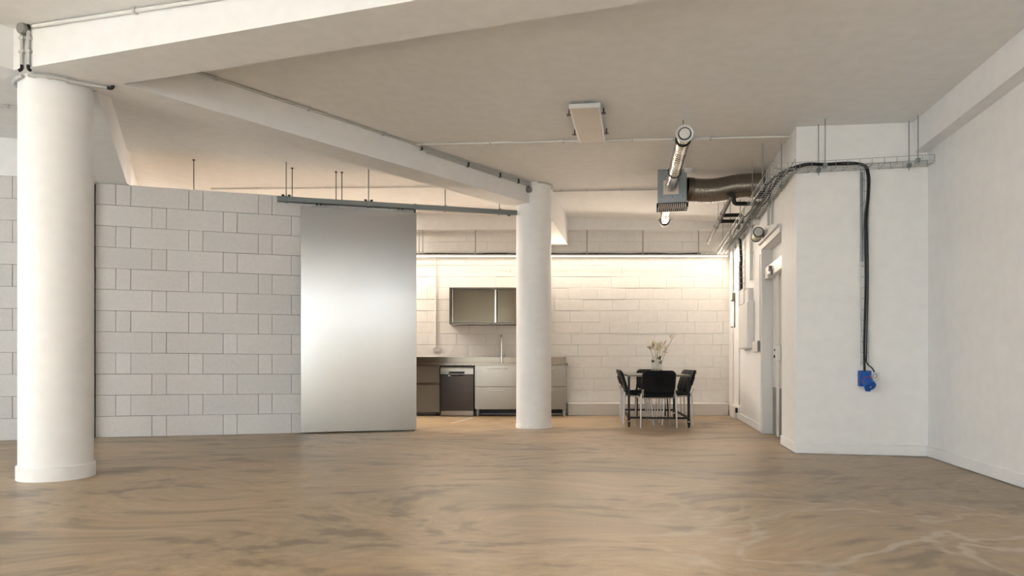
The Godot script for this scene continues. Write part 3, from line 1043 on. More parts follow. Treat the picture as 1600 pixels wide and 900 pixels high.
	fr.bx(Vector3(-cw * 0.5, 0.028, -0.322), Vector3(-cw * 0.5 + 0.03, chh - 0.028, 0), 0.002)
	fr.bx(Vector3(cw * 0.5 - 0.03, 0.028, -0.322), Vector3(cw * 0.5, chh - 0.028, 0), 0.002)
	fr.bx(Vector3(-cw * 0.5, 0.01, -0.323), Vector3(cw * 0.5, chh - 0.01, -0.315))
	part("frame", fr, M.dark_steel, wc)
	var split: float = (776.5 - 800.0) / F * zc - (cx0 + cx1) * 0.5
	part("door", MB.new().bx(Vector3(-cw * 0.5 + 0.033, 0.032, -0.035), Vector3(split - 0.004, chh - 0.032, -0.02), 0.002), M.cabinet_steel, wc)
	part("door", MB.new().bx(Vector3(split + 0.004, 0.032, -0.035), Vector3(cw * 0.5 - 0.033, chh - 0.032, -0.02), 0.002), M.cabinet_steel, wc)
	part("door_edge", MB.new().bx(Vector3(-cw * 0.5 + 0.05, 0.032, -0.021), Vector3(-cw * 0.5 + 0.058, chh - 0.032, -0.012), 0.001), M.chrome, wc)
	part("door_edge", MB.new().bx(Vector3(split - 0.04, 0.032, -0.021), Vector3(split - 0.014, chh - 0.032, -0.014), 0.002), M.chrome, wc)
	# double socket and its conduit
	var so := thing("wall_socket", "white double wall socket above the worktop left of the wall cabinet", "socket", Transform3D(Basis(), pt(683, 545.5, ZB - 0.002)))
	part("cover_plate", MB.new().extrude(rrect(0.155, 0.075, 0.012), -0.002, 0.014), M.white_plastic, so)
	for x in [-0.037, 0.037]:
		part("socket_well", MB.new().torus(Vector3(x, 0.002, 0.014), Vector3.BACK, 0.022, 0.003, 20, 6), M.grey_plastic, so)
	var cd := thing("conduit", "white conduit dropping from the light strip to the kitchen wall socket", "conduit", Transform3D(Basis(), Vector3((681.0 - 800.0) / F * ZB, 0, -ZB + 0.014)))
	part("pipe", MB.new().cyl(Vector3(0, 1.19, 0), Vector3(0, 2.76, 0), 0.011, 10), M.white_plastic, cd)
	for y in [1.4, 1.75, 2.1, 2.45, 2.7]:
		part("clip", MB.new().bx(Vector3(-0.016, y - 0.012, -0.012), Vector3(0.016, y + 0.012, 0.013), 0.003), M.white_plastic, cd)

# ---------------------------------------------------------------- table, chairs, vase
func make_chair(frame: Material, label: String, group: String) -> Node3D:
	# faces +z, stands at its own floor centre
	var t := thing("conference_chair", label, "chair", Transform3D(), group)
	var loops := []
	for lv in [[0.418, 0.05], [0.420, 0.02], [0.428, 0.004], [0.442, 0.0], [0.455, 0.006], [0.464, 0.03], [0.467, 0.09]]:
		var row := PackedVector3Array()
		for p in rrect(0.47 - lv[1] * 2.0, 0.42 - lv[1] * 2.0, 0.085, 6):
			row.append(Vector3(p.x, lv[0] + 0.01 * absf(p.y) - 0.02 * maxf(0.0, p.y - 0.14), p.y))
		loops.append(row)
	part("seat", MB.new().loft(loops), M.black_fabric, t)
	loops = []
	for lv in [[-0.024, 0.035], [-0.022, 0.012], [-0.014, 0.0], [0.006, 0.0], [0.016, 0.01], [0.02, 0.05]]:
		var row := PackedVector3Array()
		for p in rrect(0.475 - lv[1] * 2.0, 0.335 - lv[1] * 2.0, 0.075, 6):
			var z: float = lv[0] + 0.55 * p.x * p.x
			row.append(Vector3(p.x, 0.635 + p.y, -0.235 + z - p.y * 0.3))
		loops.append(row)
	var bk := part("backrest", MB.new().loft(loops), M.black_fabric, t)
	var ribs := MB.new()
	for i in 7:
		var x: float = (i - 3) * 0.022
		ribs.box(Vector3(x, 0.64, -0.262 + 0.55 * x * x), Vector3(0.008, 0.13, 0.01), 0.003, Basis(Vector3.RIGHT, -0.29))
	ribs.box(Vector3(0, 0.755, -0.292), Vector3(0.34, 0.006, 0.014), 0.002)
	part("rib", ribs, M.black_plastic, bk)
	for s in [-1.0, 1.0]:
		part("rear_leg", MB.new().tube(bend([Vector3(s * 0.252, 0.0, -0.225), Vector3(s * 0.246, 0.43, -0.215), Vector3(s * 0.236, 0.475, -0.205)], 0.03), 0.0125, 10), frame, t)
		part("back_bracket", MB.new().box(Vector3(s * 0.226, 0.49, -0.225), Vector3(0.03, 0.1, 0.012), 0.003, Basis(Vector3.RIGHT, -0.29)), frame, t)
		part("front_leg", MB.new().tube(bend([Vector3(s * 0.252, 0.0, 0.21), Vector3(s * 0.243, 0.414, 0.165), Vector3(s * 0.243, 0.43, -0.215)], 0.06), 0.0115, 10), frame, t)
	for z in [-0.17, 0.1]:
		part("seat_bar", MB.new().tube([Vector3(-0.243, 0.418, z), Vector3(0.243, 0.418, z)], 0.011, 8), frame, t)
	return t

func dining() -> void:
	var o := Vector3(1.63, 0, -9.62)      # front left corner of the table
	var tf := wf(o, Vector3(1, 0, 0.115))   # x along the front, z towards the eye
	var tw := 0.86
	var tl := 1.72
	var tb := thing("table", "black metal dining table on casters with chairs pushed in on all sides", "table", tf)
	part("tabletop", MB.new().bx(Vector3(0, 0.715, -tl), Vector3(tw, 0.742, 0), 0.003), M.dark_steel, tb)
	for c in [[0.018, -0.018], [tw - 0.018, -0.018], [0.018, -tl + 0.018], [tw - 0.018, -tl + 0.018]]:
		part("leg", MB.new().bx(Vector3(c[0] - 0.016, 0.115, c[1] - 0.016), Vector3(c[0] + 0.016, 0.716, c[1] + 0.016), 0.002), M.black_metal, tb)
		var cx: float = c[0] + (-0.03 if c[0] < 0.3 else 0.0)
		var ca := part("caster", MB.new().bx(Vector3(c[0] - 0.02, 0.098, c[1] - 0.02), Vector3(c[0] + 0.02, 0.118, c[1] + 0.02), 0.002).bx(Vector3(c[0] - 0.019, 0.035, c[1] - 0.015), Vector3(c[0] - 0.015, 0.1, c[1] + 0.03), 0.001).bx(Vector3(c[0] + 0.015, 0.035, c[1] - 0.015), Vector3(c[0] + 0.019, 0.1, c[1] + 0.03), 0.001), M.black_metal, tb)
		part("wheel", MB.new().torus(Vector3(c[0], 0.04, c[1] + 0.015), Vector3.RIGHT, 0.029, 0.011, 20, 8), M.rubber, ca)
		part("hub", MB.new().cyl(Vector3(c[0] - 0.02, 0.04, c[1] + 0.015), Vector3(c[0] + 0.02, 0.04, c[1] + 0.015), 0.012, 12), M.chair_metal, ca)
	for z in [-0.018, -tl + 0.018]:
		part("rail", MB.new().bx(Vector3(0.034, 0.122, z - 0.014), Vector3(tw - 0.034, 0.15, z + 0.014), 0.002), M.black_metal, tb)
	for x in [0.018, tw - 0.018]:
		part("rail", MB.new().bx(Vector3(x - 0.014, 0.122, -tl + 0.034), Vector3(x + 0.014, 0.15, -0.034), 0.002), M.black_metal, tb)
	# front chair, seen from behind
	var ch := make_chair(M.chair_metal, "black conference chair facing away at the near end of the table", "black conference chairs round the table")
	ch.name = "conference_chair"
	var fx: float = (1029.5 - 800.0) / F * 9.55
	ch.transform = Transform3D(Basis(UP, PI), Vector3(fx, 0, -9.775))
	ch.set_meta("base", "conference_chair")
	var nth := ["nearest the viewer", "middle one of three", "farthest from the viewer"]
	for side in ["left", "right"]:
		for k in 3:
			var lf: bool = side == "left"
			var at := Transform3D(Basis(UP, PI * 0.5 if lf else -PI * 0.5), Vector3(0.19 if lf else tw - 0.13, 0, -0.63 - 0.425 * k))
			at.basis = at.basis * Basis.from_scale(Vector3(0.83, 1, 1))
			copy(ch, tf * at, "black chair pushed in along the %s side of the table, %s" % [side, nth[k]])
	var far := make_chair(M.black_metal, "black chair with black legs at the far end of the table", "black conference chairs round the table")
	far.transform = tf * Transform3D(Basis(), Vector3(0.5, 0, -tl - 0.24))
	# glass vase with dried flowers
	var vp := pt(1026.0, 583.0, 10.35)
	var vs := thing("vase", "clear glass vase standing on the dining table", "vase", Transform3D(Basis(), Vector3(vp.x, 0.742, vp.z)))
	part("glass_body", MB.new().lathe([Vector2(0.0, 0.0), Vector2(0.074, 0.0), Vector2(0.08, 0.006), Vector2(0.082, 0.10), Vector2(0.08, 0.19), Vector2(0.07, 0.225), Vector2(0.068, 0.25)], 28, true), M.glass, vs)
	part("rim", MB.new().torus(Vector3(0, 0.25, 0), UP, 0.068, 0.003, 28, 6), M.glass, vs)
	var bq := thing("flower_bouquet", "dried cream flowers with brown stems in the glass vase", "flowers", Transform3D(Basis(), Vector3(vp.x, 0.742, vp.z)))
	# each stem: foot, bend, tip, flower size, spadix?
	var px := 10.35 / F
	for f in [[Vector3(-0.03, 0.016, 0.0), Vector3(-0.10, 0.37, 0.03), 0.06, 0.3], [Vector3(0.01, 0.016, 0.02), Vector3(-0.035, 0.42, -0.02), 0.08, 0.1], [Vector3(-0.02, 0.016, -0.02), Vector3(0.035, 0.40, 0.03), 0.085, -0.2], [Vector3(0.03, 0.016, 0.01), Vector3(0.235, 0.53, 0.0), 0.075, -0.9], [Vector3(0.0, 0.016, 0.03), Vector3(0.13, 0.37, 0.02), 0.06, -0.7], [Vector3(-0.01, 0.016, -0.03), Vector3(0.0, 0.36, 0.05), 0.075, 0.0], [Vector3(0.02, 0.016, -0.01), Vector3(0.08, 0.44, -0.04), 0.05, -0.5]]:
		var a: Vector3 = f[0]
		var b: Vector3 = f[1]
		var mid := Vector3(a.x * 0.4 + b.x * 0.25, 0.24, a.z * 0.5 + b.z * 0.3)
		var path := []
		for i in 9:
			var t: float = i / 8.0
			path.append(a.lerp(mid, t).lerp(mid.lerp(b, t), t))
		var st := part("stem", MB.new().tube(path, 0.004, 6), M.stem, bq)
		var dir := (b - mid).normalized()
		part("petal", petal(b, dir, f[2], f[3]), M.petal, st)
		part("spadix", MB.new().tube([b, b + dir * float(f[2]) * 0.6, b + dir * float(f[2]) * 1.0], 0.005, 6, true, [0.005, 0.006, 0.002]), M.spadix, st)
	for lf2 in [[Vector3(-0.062, 0.20, 0.05), 0.075], [Vector3(0.01, 0.235, 0.05), 0.085], [Vector3(0.03, 0.17, 0.03), 0.08]]:
		part("leaf", petal(lf2[0], Vector3(0.5, 0.5, 0.3).normalized() if lf2[0].x > 0 else Vector3(-0.3, -0.5, 0.4).normalized(), float(lf2[1]) * 0.6, 0.4), M.dark_leaf, bq)
	for tw2 in [[Vector3(0.09, 0.33, 0.0), Vector3(0.17, 0.385, 0.0)], [Vector3(0.1, 0.34, 0.01), Vector3(0.17, 0.325, 0.0)], [Vector3(0.1, 0.43, 0.0), Vector3(0.145, 0.515, 0.0)], [Vector3(-0.1, 0.37, 0.0), Vector3(-0.155, 0.425, 0.0)], [Vector3(-0.05, 0.36, 0.0), Vector3(-0.062, 0.475, 0.0)]]:
		part("bract", MB.new().tube([tw2[0], (tw2[0] as Vector3).lerp(tw2[1], 0.6), tw2[1]], 0.004, 6, true, [0.003, 0.006, 0.0015]), M.spadix if (tw2[1] as Vector3).y > 0.42 else M.stem, bq)

# a heart-shaped spathe with thickness, cupped
func petal(at: Vector3, dir: Vector3, size: float, roll: float) -> MB:
	var side := dir.cross(Vector3(0, 0, 1)).normalized()
	side = side.rotated(dir, roll)
	var out := side.cross(dir).normalized()
	var loops := []
	for i in 9:
		var t: float = i / 8.0
		var w: float = sin(PI * pow(t, 0.6)) * 0.55 * size + 0.002
		var row := PackedVector3Array()
		for j in 12:
			var a: float = TAU * j / 12.0
			var u: float = cos(a) * w
			var cup: float = u * u / size * 1.6 + (t - 0.3) * (t - 0.3) * size * 0.5
			row.append(at + dir * (t - 0.12) * size * 1.35 + side * u + out * (cup + sin(a) * 0.0016))
		loops.append(row)
	return MB.new().loft(loops)

# ---------------------------------------------------------------- ventilation
func ducts() -> void:
	# axis of the round ducts, near end to far end
	var hgt := 3.11
	var a := hi(1070, 208, hgt)
	var b := hi(1048, 292, hgt)
	var c := hi(1038.5, 347, hgt)
	var dir := (c - a).normalized()
	# plenum box
	var pc := b + dir * 0.17
	var u := Vector3(1, 0, 0)
	var pf := Transform3D(PW.basis * Basis(UP, PI * 0.5), Vector3(pt(1050.5, 290, 8.55).x, hgt, -8.55))
	var pw := 0.355
	var pb := thing("plenum_box", "galvanised air plenum box hanging between the round ducts", "duct box", pf)
	part("casing", MB.new().bx(Vector3(-pw * 0.5, -0.20, -0.27), Vector3(pw * 0.5, 0.235, 0.0), 0.003), M.galvanised, pb)
	part("cover_plate", MB.new().bx(Vector3(-0.11, -0.09, 0.0), Vector3(0.075, 0.085, 0.004), 0.001), M.warm_panel, pb)
	var gr := part("grille", MB.new().bx(Vector3(-pw * 0.5 - 0.015, -0.207, -0.27), Vector3(pw * 0.5 + 0.02, -0.199, 0.02), 0.001).bx(Vector3(-pw * 0.5 - 0.015, -0.252, -0.27), Vector3(-pw * 0.5 + 0.005, -0.205, 0.015)).bx(Vector3(pw * 0.5 - 0.005, -0.252, -0.27), Vector3(pw * 0.5 + 0.015, -0.205, 0.015)).bx(Vector3(-pw * 0.5, -0.25, -0.27), Vector3(pw * 0.5, -0.205, -0.23)), M.black_metal, pb)
	for i in 14:
		var x: float = -pw * 0.5 + 0.016 + (pw - 0.032) * i / 13.0
		part("fin", MB.new().bx(Vector3(x - 0.005, -0.25, -0.22), Vector3(x + 0.005, -0.206, 0.012), 0.001), M.warm_panel, gr)
	for sx in [-0.13, 0.0, 0.13]:
		part("screw", MB.new().cyl(Vector3(sx, -0.12, 0.0), Vector3(sx, -0.12, 0.004), 0.006, 8), M.black_plastic, pb)
	for sx2 in [-1.0, 1.0]:
		var wp := pf * Vector3(sx2 * 0.14, 0, -0.13)
		part("hanger_rod", MB.new().cyl(Vector3(sx2 * 0.14, 0.23, -0.13), Vector3(sx2 * 0.14, ceil_h(wp.x, -wp.z) - hgt, -0.13), 0.005, 8), M.rod_metal, pb)
	spiral_duct("round_duct", "near length of shiny spiral duct coming towards the viewer with a white valve", a + dir * 0.02, b - dir * 0.01 + Vector3(0, 0, 0.0), 0.066, true)
	spiral_duct("round_duct", "far length of shiny spiral duct behind the plenum box with a capped end", pf * Vector3(-0.045, 0, -0.27), c, 0.068, false)
	# flexible duct to the passage wall
	var s := pf * Vector3(pw * 0.5, -0.005, -0.13)
	var ez: float = -s.z - 0.05
	var ex: float = 2.847 + 0.195 * (ez - 6.835)
	var e := Vector3(ex - 0.0, hgt + 0.02, -ez)
	var fx := thing("flexible_duct", "wide ribbed grey flexible duct from the plenum box to the passage wall", "duct", Transform3D(Basis(), s))
	var pts := []
	var rad := []
	var n := 192
	for i in n + 1:
		var t: float = 0.06 + 0.88 * i / n
		var p := s.lerp(e, t)
		p.y += -0.035 * sin(PI * minf(t * 1.6, 1.0)) + 0.02 * t
		pts.append(p - s)
		rad.append(0.146 + [0.0, 0.0045, 0.0, -0.0045][i % 4])
	part("hose", MB.new().tube(pts, 0.146, 30, false, rad), M.flex_metal, fx)
	part("collar", MB.new().tube([Vector3(0.0, 0, 0), Vector3(0.07, -0.006, 0)], 0.151, 30), M.dark_steel, fx)
	part("collar", MB.new().tube([e - s + Vector3(-0.1, -0.004, 0), e - s + Vector3(0.02, 0, 0)], 0.153, 30), M.black_metal, fx)
	part("wall_flange", MB.new().box(e - s + Vector3(-0.014, 0.005, 0), Vector3(0.02, 0.36, 0.36), 0.003, Basis(UP, -0.193)), M.galvanised, fx)

func spiral_duct(called: String, label: String, a: Vector3, b: Vector3, r: float, valve: bool) -> void:
	var d := (b - a).normalized()
	var L: float = a.distance_to(b)
	var o := thing(called, label, "duct", Transform3D(Basis(), a))
	var pts := []
	var rad := []
	var n: int = int(L / 0.02)
	for i in n + 1:
		pts.append(d * L * i / n)
		rad.append(r + (0.0035 if i % 4 == 0 else 0.0))
	part("spiral_tube", MB.new().tube(pts, r, 28, true, rad), M.duct_metal, o)
	# a helical seam
	var hx := []
	for i in int(L / 0.07) * 12:
		var an: float = TAU * i / 12.0
		var sd := d.cross(UP).normalized()
		var up2 := sd.cross(d)
		var p := d * (0.07 * i / 12.0) + (sd * cos(an) + up2 * sin(an)) * (r + 0.002)
		if p.dot(d) < L:
			hx.append(p)
	part("seam", MB.new().tube(hx, 0.003, 4), M.dark_steel, o)
	var clamps := [0.16, L * 0.66] if valve else [0.08, L - 0.16]
	for cl in clamps:
		var p2: Vector3 = d * float(cl)
		var cm := part("clamp", MB.new().torus(p2, d, r + 0.006, 0.007, 28, 8), M.black_plastic, o)
		var sd2 := d.cross(UP).normalized()
		part("bolt", MB.new().box(p2 + sd2 * (r + 0.022), Vector3(0.03, 0.012, 0.014), 0.002).box(p2 - sd2 * (r + 0.022), Vector3(0.03, 0.012, 0.014), 0.002), M.wire, cm)
		var wp := a + p2
		part("hanger_rod", MB.new().cyl(p2 + Vector3(0, r, 0), p2 + Vector3(0, ceil_h(wp.x, -wp.z) - wp.y, 0), 0.005, 8), M.rod_metal, cm)
	var m := MB.new()
	if valve:
		m.x = Transform3D(Basis(Quaternion(UP, -d)), Vector3())
		m.lathe([Vector2(0.066, -0.02), Vector2(0.084, 0.0), Vector2(0.086, 0.006), Vector2(0.08, 0.014), Vector2(0.062, 0.004), Vector2(0.058, -0.01), Vector2(0.0, -0.012)], 36)
		var v := part("air_valve", m, M.white_plastic, o)
		var m2 := MB.new()
		m2.x = m.x
		m2.lathe([Vector2(0.0, -0.01), Vector2(0.044, -0.006), Vector2(0.052, 0.004), Vector2(0.052, 0.01), Vector2(0.046, 0.018), Vector2(0.0, 0.021)], 36)
		part("valve_disc", m2, M.white_plastic, v)
		var m3 := MB.new()
		m3.x = m.x
		m3.torus(Vector3(0, 0.008, 0), UP, 0.056, 0.0042, 36, 6)
		part("gasket", m3, M.black_plastic, v)
	else:
		m.x = Transform3D(Basis(Quaternion(UP, d)), d * L)
		m.lathe([Vector2(r + 0.006, -0.09), Vector2(r + 0.014, -0.085), Vector2(r + 0.014, -0.01), Vector2(r + 0.004, 0.012), Vector2(0.0, 0.012)], 28)
		part("end_cap", m, M.conduit, o)

# ---------------------------------------------------------------- passage wall: door, boxes, pipes
func pw_thing(called: String, label: String, cat: String, at: Vector3, group := "") -> Node3D:
	return thing(called, label, cat, PW * Transform3D(Basis(), at), group)

func pipe_on_wall(f: Transform3D, label: String, pts: Array, r: float, material: Material, clips: Array, group := "wall conduits") -> Node3D:
	var p0: Vector3 = pts[0]
	var o := thing("conduit", label, "conduit", f * Transform3D(Basis(), p0), group)
	var q := []
	for p in pts:
		q.append((p as Vector3) - p0)
	part("pipe", MB.new().tube(bend(q, 0.05) if q.size() > 2 else q, r, 10), material, o)
	for c in clips:
		part("clip", MB.new().box((c as Vector3) - p0, Vector3(r * 2.8, 0.018, r * 2.4) if absf((pts[1] as Vector3).y - p0.y) > absf((pts[1] as Vector3).x - p0.x) else Vector3(0.018, r * 2.8, r * 2.4), 0.002), material, o)
	return o

func passage() -> void:
	# door frame trim round the niche, and the door in it
	var x_far := -1.93 * 1.0189      # along the wall, towards the eye positive
	var x_near := -0.742 * 1.0189
	var dh := 2.36
	var fr := MB.new()
	fr.x = PW
	fr.bx(Vector3(x_far - 0.075, 0, 0), Vector3(x_far, dh + 0.07, 0.022), 0.004)
	fr.bx(Vector3(x_far - 0.075, dh, 0), Vector3(x_near - 0.003, dh + 0.07, 0.022), 0.004)
	fr.bx(Vector3(x_far - 0.09, dh + 0.07, 0), Vector3(x_near - 0.003, dh + 0.095, 0.05), 0.006)
	fr.bx(Vector3(x_far - 0.005, 0, -0.16), Vector3(x_far + 0.012, dh, 0.012), 0.003)
	struct("trim_4", fr, M.door_paint, "white moulded frame round the passage door", "door frame")
	var d := Node3D.new()
	d.name = "door_1"
	add_child(d, true)
	d.transform = PW * Transform3D(Basis(), Vector3(x_far + 0.014, 0, -0.115))
	d.set_meta("kind", "structure")
	tag(d, "white passage door with a steel kick plate, set back in its frame", "door")
	var dw: float = x_near - x_far - 0.018
	part("leaf", MB.new().bx(Vector3(0, 0.012, -0.04), Vector3(dw, 2.02, 0.0), 0.003), M.door_paint, d)
	part("transom_panel", MB.new().bx(Vector3(0, 2.03, -0.04), Vector3(dw, dh - 0.002, 0.004), 0.003), M.white_paint, d)
	part("kick_plate", MB.new().bx(Vector3(0.01, 0.02, 0.0), Vector3(dw - 0.01, 0.60, 0.003), 0.001), M.kick_plate, d)
	var p := on(PW, 1212, 418, -0.10)
	var bx := part("closer_housing", MB.new().bx(Vector3(0.01, 1.97, 0.0), Vector3(dw - 0.02, 2.12, 0.10), 0.006), M.white_plastic, d)
	var q := on(PW, 1214.5, 413, -0.08)
	var lx: float = q.x - x_far - 0.014
	var ar := part("closer_arm", MB.new().cyl(Vector3(lx, 2.05, 0.10), Vector3(lx, 2.05, 0.135), 0.035, 16).box(Vector3(lx - 0.03, 1.985, 0.115), Vector3(0.24, 0.028, 0.02), 0.005).box(Vector3(lx + 0.05, 2.0, 0.115), Vector3(0.05, 0.07, 0.02), 0.005), M.grey_plastic, bx)
	# panic bar: two upright rods with the lock box between them
	var bar := part("latch_rods", MB.new().cyl(Vector3(lx - 0.03, 0.02, 0.03), Vector3(lx - 0.03, 1.97, 0.03), 0.011, 10).cyl(Vector3(lx + 0.05, 0.02, 0.03), Vector3(lx + 0.05, 1.97, 0.03), 0.011, 10), M.white_plastic, d)
	part("latch_box", MB.new().bx(Vector3(lx - 0.06, 0.93, 0.0), Vector3(lx + 0.08, 1.13, 0.06), 0.012), M.white_plastic, bar)
	part("latch_button", MB.new().cyl(Vector3(lx - 0.02, 0.985, 0.058), Vector3(lx - 0.02, 0.985, 0.07), 0.018, 14).bx(Vector3(lx - 0.035, 1.05, 0.058), Vector3(lx + 0.0, 1.075, 0.068), 0.003), M.black_plastic, bar)

	# emergency sounder lamp over the door
	var sc := on(PW, 1193.5, 368, 0.0)
	var so := pw_thing("wall_lamp", "small round emergency lamp with dark rings beside the door head", "lamp", sc)
	var ax := Vector3(1.0, 0.05, 0.06).normalized()
	var mm := MB.new()
	mm.x = Transform3D(Basis(Quaternion(UP, ax)), Vector3(-0.12, 0, 0.075))
	mm.lathe([Vector2(0.0, 0.0), Vector2(0.056, 0.0), Vector2(0.056, 0.3), Vector2(0.0, 0.3)], 28)
	part("body", mm, M.pale_green, so)
	part("mount", MB.new().bx(Vector3(-0.03, -0.02, 0.0), Vector3(0.03, 0.02, 0.03), 0.004), M.grey_plastic, so)
	var rings := MB.new()
	rings.x = mm.x
	rings.torus(Vector3(0, 0.01, 0), UP, 0.058, 0.007, 28, 8).torus(Vector3(0, 0.295, 0), UP, 0.058, 0.008, 28, 8)
	part("ring", rings, M.black_plastic, so)
	var fc := MB.new()
	fc.x = mm.x
	fc.lathe([Vector2(0.055, 0.299), Vector2(0.05, 0.306), Vector2(0.046, 0.302), Vector2(0.022, 0.303), Vector2(0.02, 0.31), Vector2(0.0, 0.31)], 28)
	part("face", fc, M.conduit, so)
	# smoke detector
	var sd := on(PW, 1186, 345, 0.0)
	var de := pw_thing("smoke_detector", "round white smoke detector on the passage wall above the door frame", "detector", sd)
	var ml := MB.new()
	ml.x = Transform3D(Basis(Quaternion(UP, Vector3.BACK)), Vector3())
	ml.lathe([Vector2(0.0, 0.0), Vector2(0.06, 0.0), Vector2(0.06, 0.03), Vector2(0.05, 0.034), Vector2(0.05, 0.05), Vector2(0.035, 0.07), Vector2(0.0, 0.075)], 28)
	part("body", ml, M.white_plastic, de)
	# upright conduits
	var specs := [
		[1155.0, 408.0, 632.0, 0.011, "thin white conduit on the passage wall running down to the low socket"],
		[1173.5, 352.0, 438.0, 0.024, "thick white pipe dropping beside the black cables on the passage wall"],
		[1188.0, 397.0, 533.0, 0.010, "white conduit dropping to the grey switch box on the passage wall"],
		[1200.5, 318.0, 352.0, 0.014, "short white conduit above the emergency lamp, left of a pair"],
		[1206.5, 312.0, 350.0, 0.014, "short white conduit above the emergency lamp, right of a pair"],
		[1145.5, 404.0, 452.0, 0.010, "grey conduit feeding the upright lamp in the back corner"]]
	for s in specs:
		var t0 := on(PW, s[0], s[1], s[3] + 0.006)
		var t1 := on(PW, s[0], s[2], s[3] + 0.006)
		var cl := []
		var k: int = int((t0.y - t1.y) / 0.4)
		for i in k:
			cl.append(t0.lerp(t1, (i + 0.5) / k) + Vector3(0, 0, -0.003))
		pipe_on_wall(PW, s[4], [t1, Vector3(t1.x, t0.y, t1.z)], s[3], M.conduit if s[0] < 1150 or s[0] > 1180 else M.white_plastic, cl)
	for r in [[2.93, "white pipe running level along the passage wall above the tray, lower of two"], [3.02, "white pipe running level along the passage wall above the tray, upper of two"]]:
		pipe_on_wall(PW, r[1], [Vector3(-5.0, r[0], 0.03), Vector3(-2.1, r[0], 0.03)], 0.016, M.conduit, [Vector3(-4.3, r[0], 0.022), Vector3(-3.4, r[0], 0.022), Vector3(-2.5, r[0], 0.022)])
	var rs := ce(1076, 264)
	var rd := MB.new().lathe([Vector2(0.0, -0.05), Vector2(0.035, -0.048), Vector2(0.055, -0.03), Vector2(0.06, -0.012), Vector2(0.06, 0.0), Vector2(0.0, 0.0)], 24)
	solo("smoke_detector", rd, M.white_plastic, "round pale smoke detector on the ceiling behind the plenum box", "detector", Transform3D(Basis(), rs))
	# upright lamp tube in the corner
	var lt := on(PW, 1144.0, 491, 0.05)
	var la := pw_thing("wall_tube_lamp", "upright glowing tube lamp in the back corner of the passage wall", "lamp", Vector3(lt.x, on(PW, 1143.5, 511, 0.05).y, 0.0))
	var hh: float = on(PW, 1143.5, 471, 0.05).y - on(PW, 1143.5, 511, 0.05).y
	part("tube", MB.new().cyl(Vector3(0, 0.012, 0.05), Vector3(0, hh - 0.012, 0.05), 0.018, 16), M.lamp_tube, la)
	part("end_cap", MB.new().cyl(Vector3(0, -0.01, 0.05), Vector3(0, 0.012, 0.05), 0.02, 16).cyl(Vector3(0, hh - 0.012, 0.05), Vector3(0, hh + 0.02, 0.05), 0.02, 16), M.grey_plastic, la)
	part("bracket", MB.new().bx(Vector3(-0.02, -0.01, 0.0), Vector3(0.02, hh + 0.14, 0.02), 0.003).bx(Vector3(-0.014, hh + 0.0, 0.015), Vector3(0.014, hh + 0.14, 0.05), 0.004), M.grey_plastic, la)
	var ol := OmniLight3D.new()
	ol.name = "tube_light"
	ol.light_color = Color(1, 0.93, 0.83)
	ol.light_energy = 0.006
	ol.light_size = 0.1
	ol.omni_range = 20
	ol.omni_attenuation = 2.0
	ol.shadow_enabled = true
	ol.position = PW * (Vector3(lt.x, 0, 0.14) + Vector3(0, la.transform.origin.y + hh * 0.5, 0))
	add_child(ol)
	# boxes
	var e0 := on(PW, 1163.5, 546, 0.0)
	var e1 := on(PW, 1179.0, 480, 0.0)
	var bx0 := pw_thing("electrical_panel", "tall white electrical panel on the passage wall", "panel", Vector3(e0.x, e0.y, 0))
	var bw: float = e1.x - e0.x
	var bh: float = on(PW, 1163.5, 479, 0.0).y - e0.y
	part("housing", MB.new().bx(Vector3(0, 0, 0), Vector3(bw, bh, 0.085), 0.006), M.white_plastic, bx0)
	part("cover", MB.new().bx(Vector3(0.04, 0.012, 0.084), Vector3(bw - 0.03, bh - 0.012, 0.094), 0.004), M.white_plastic, bx0)
	var j := 0
	for pr in [[1163.5, 1169.5], [1171.0, 1177.0]]:
		var j0 := on(PW, pr[0], 477, 0.0)
		var j1 := on(PW, pr[1], 455, 0.0)
		var jt := on(PW, pr[0], 454, 0.0)
		var jb := pw_thing("junction_box", ["small white cable box above the electrical panel, left of two", "small white cable box above the electrical panel, right of two"][j], "box", Vector3(j0.x, j0.y, 0), "cable boxes above the panel")
		part("housing", MB.new().bx(Vector3(0, 0, 0), Vector3(j1.x - j0.x, jt.y - j0.y, 0.07), 0.005), M.white_plastic, jb)
		part("cable_entry", MB.new().bx(Vector3(0.01, -0.02, 0.01), Vector3(j1.x - j0.x - 0.01, 0.0, 0.05), 0.003), M.black_plastic, jb)
		j += 1
	var s0 := on(PW, 1180.5, 550, 0.0)
	var s1 := on(PW, 1190.0, 532, 0.0)
	var sb := pw_thing("switch_box", "grey white switch box right of the electrical panel", "switch", Vector3(s0.x, s0.y, 0))
	part("housing", MB.new().bx(Vector3(0, 0, 0), Vector3(s1.x - s0.x - 0.03, s1.y - s0.y + 0.0, 0.045), 0.004), M.white_plastic, sb)
	part("side_plate", MB.new().bx(Vector3(s1.x - s0.x - 0.03, 0.0, 0), Vector3(s1.x - s0.x, s1.y - s0.y, 0.05), 0.004), M.grey_plastic, sb)
	var k0 := on(PW, 1155.0, 640, 0.0)
	var lo := pw_thing("wall_socket", "small white socket low on the passage wall near the back corner", "socket", Vector3(k0.x, k0.y, 0))
	part("cover_plate", MB.new().bx(Vector3(-0.07, -0.045, 0), Vector3(0.07, 0.045, 0.03), 0.006), M.white_plastic, lo)
	part("plug", MB.new().bx(Vector3(0.03, -0.05, 0.03), Vector3(0.06, 0.03, 0.065), 0.006), M.black_plastic, lo)
	# black drain pipes under the ceiling
	var ph := 2.98
	var g0 := hi(1143, 306, ph)
	var g1 := hi(1107, 378, ph)
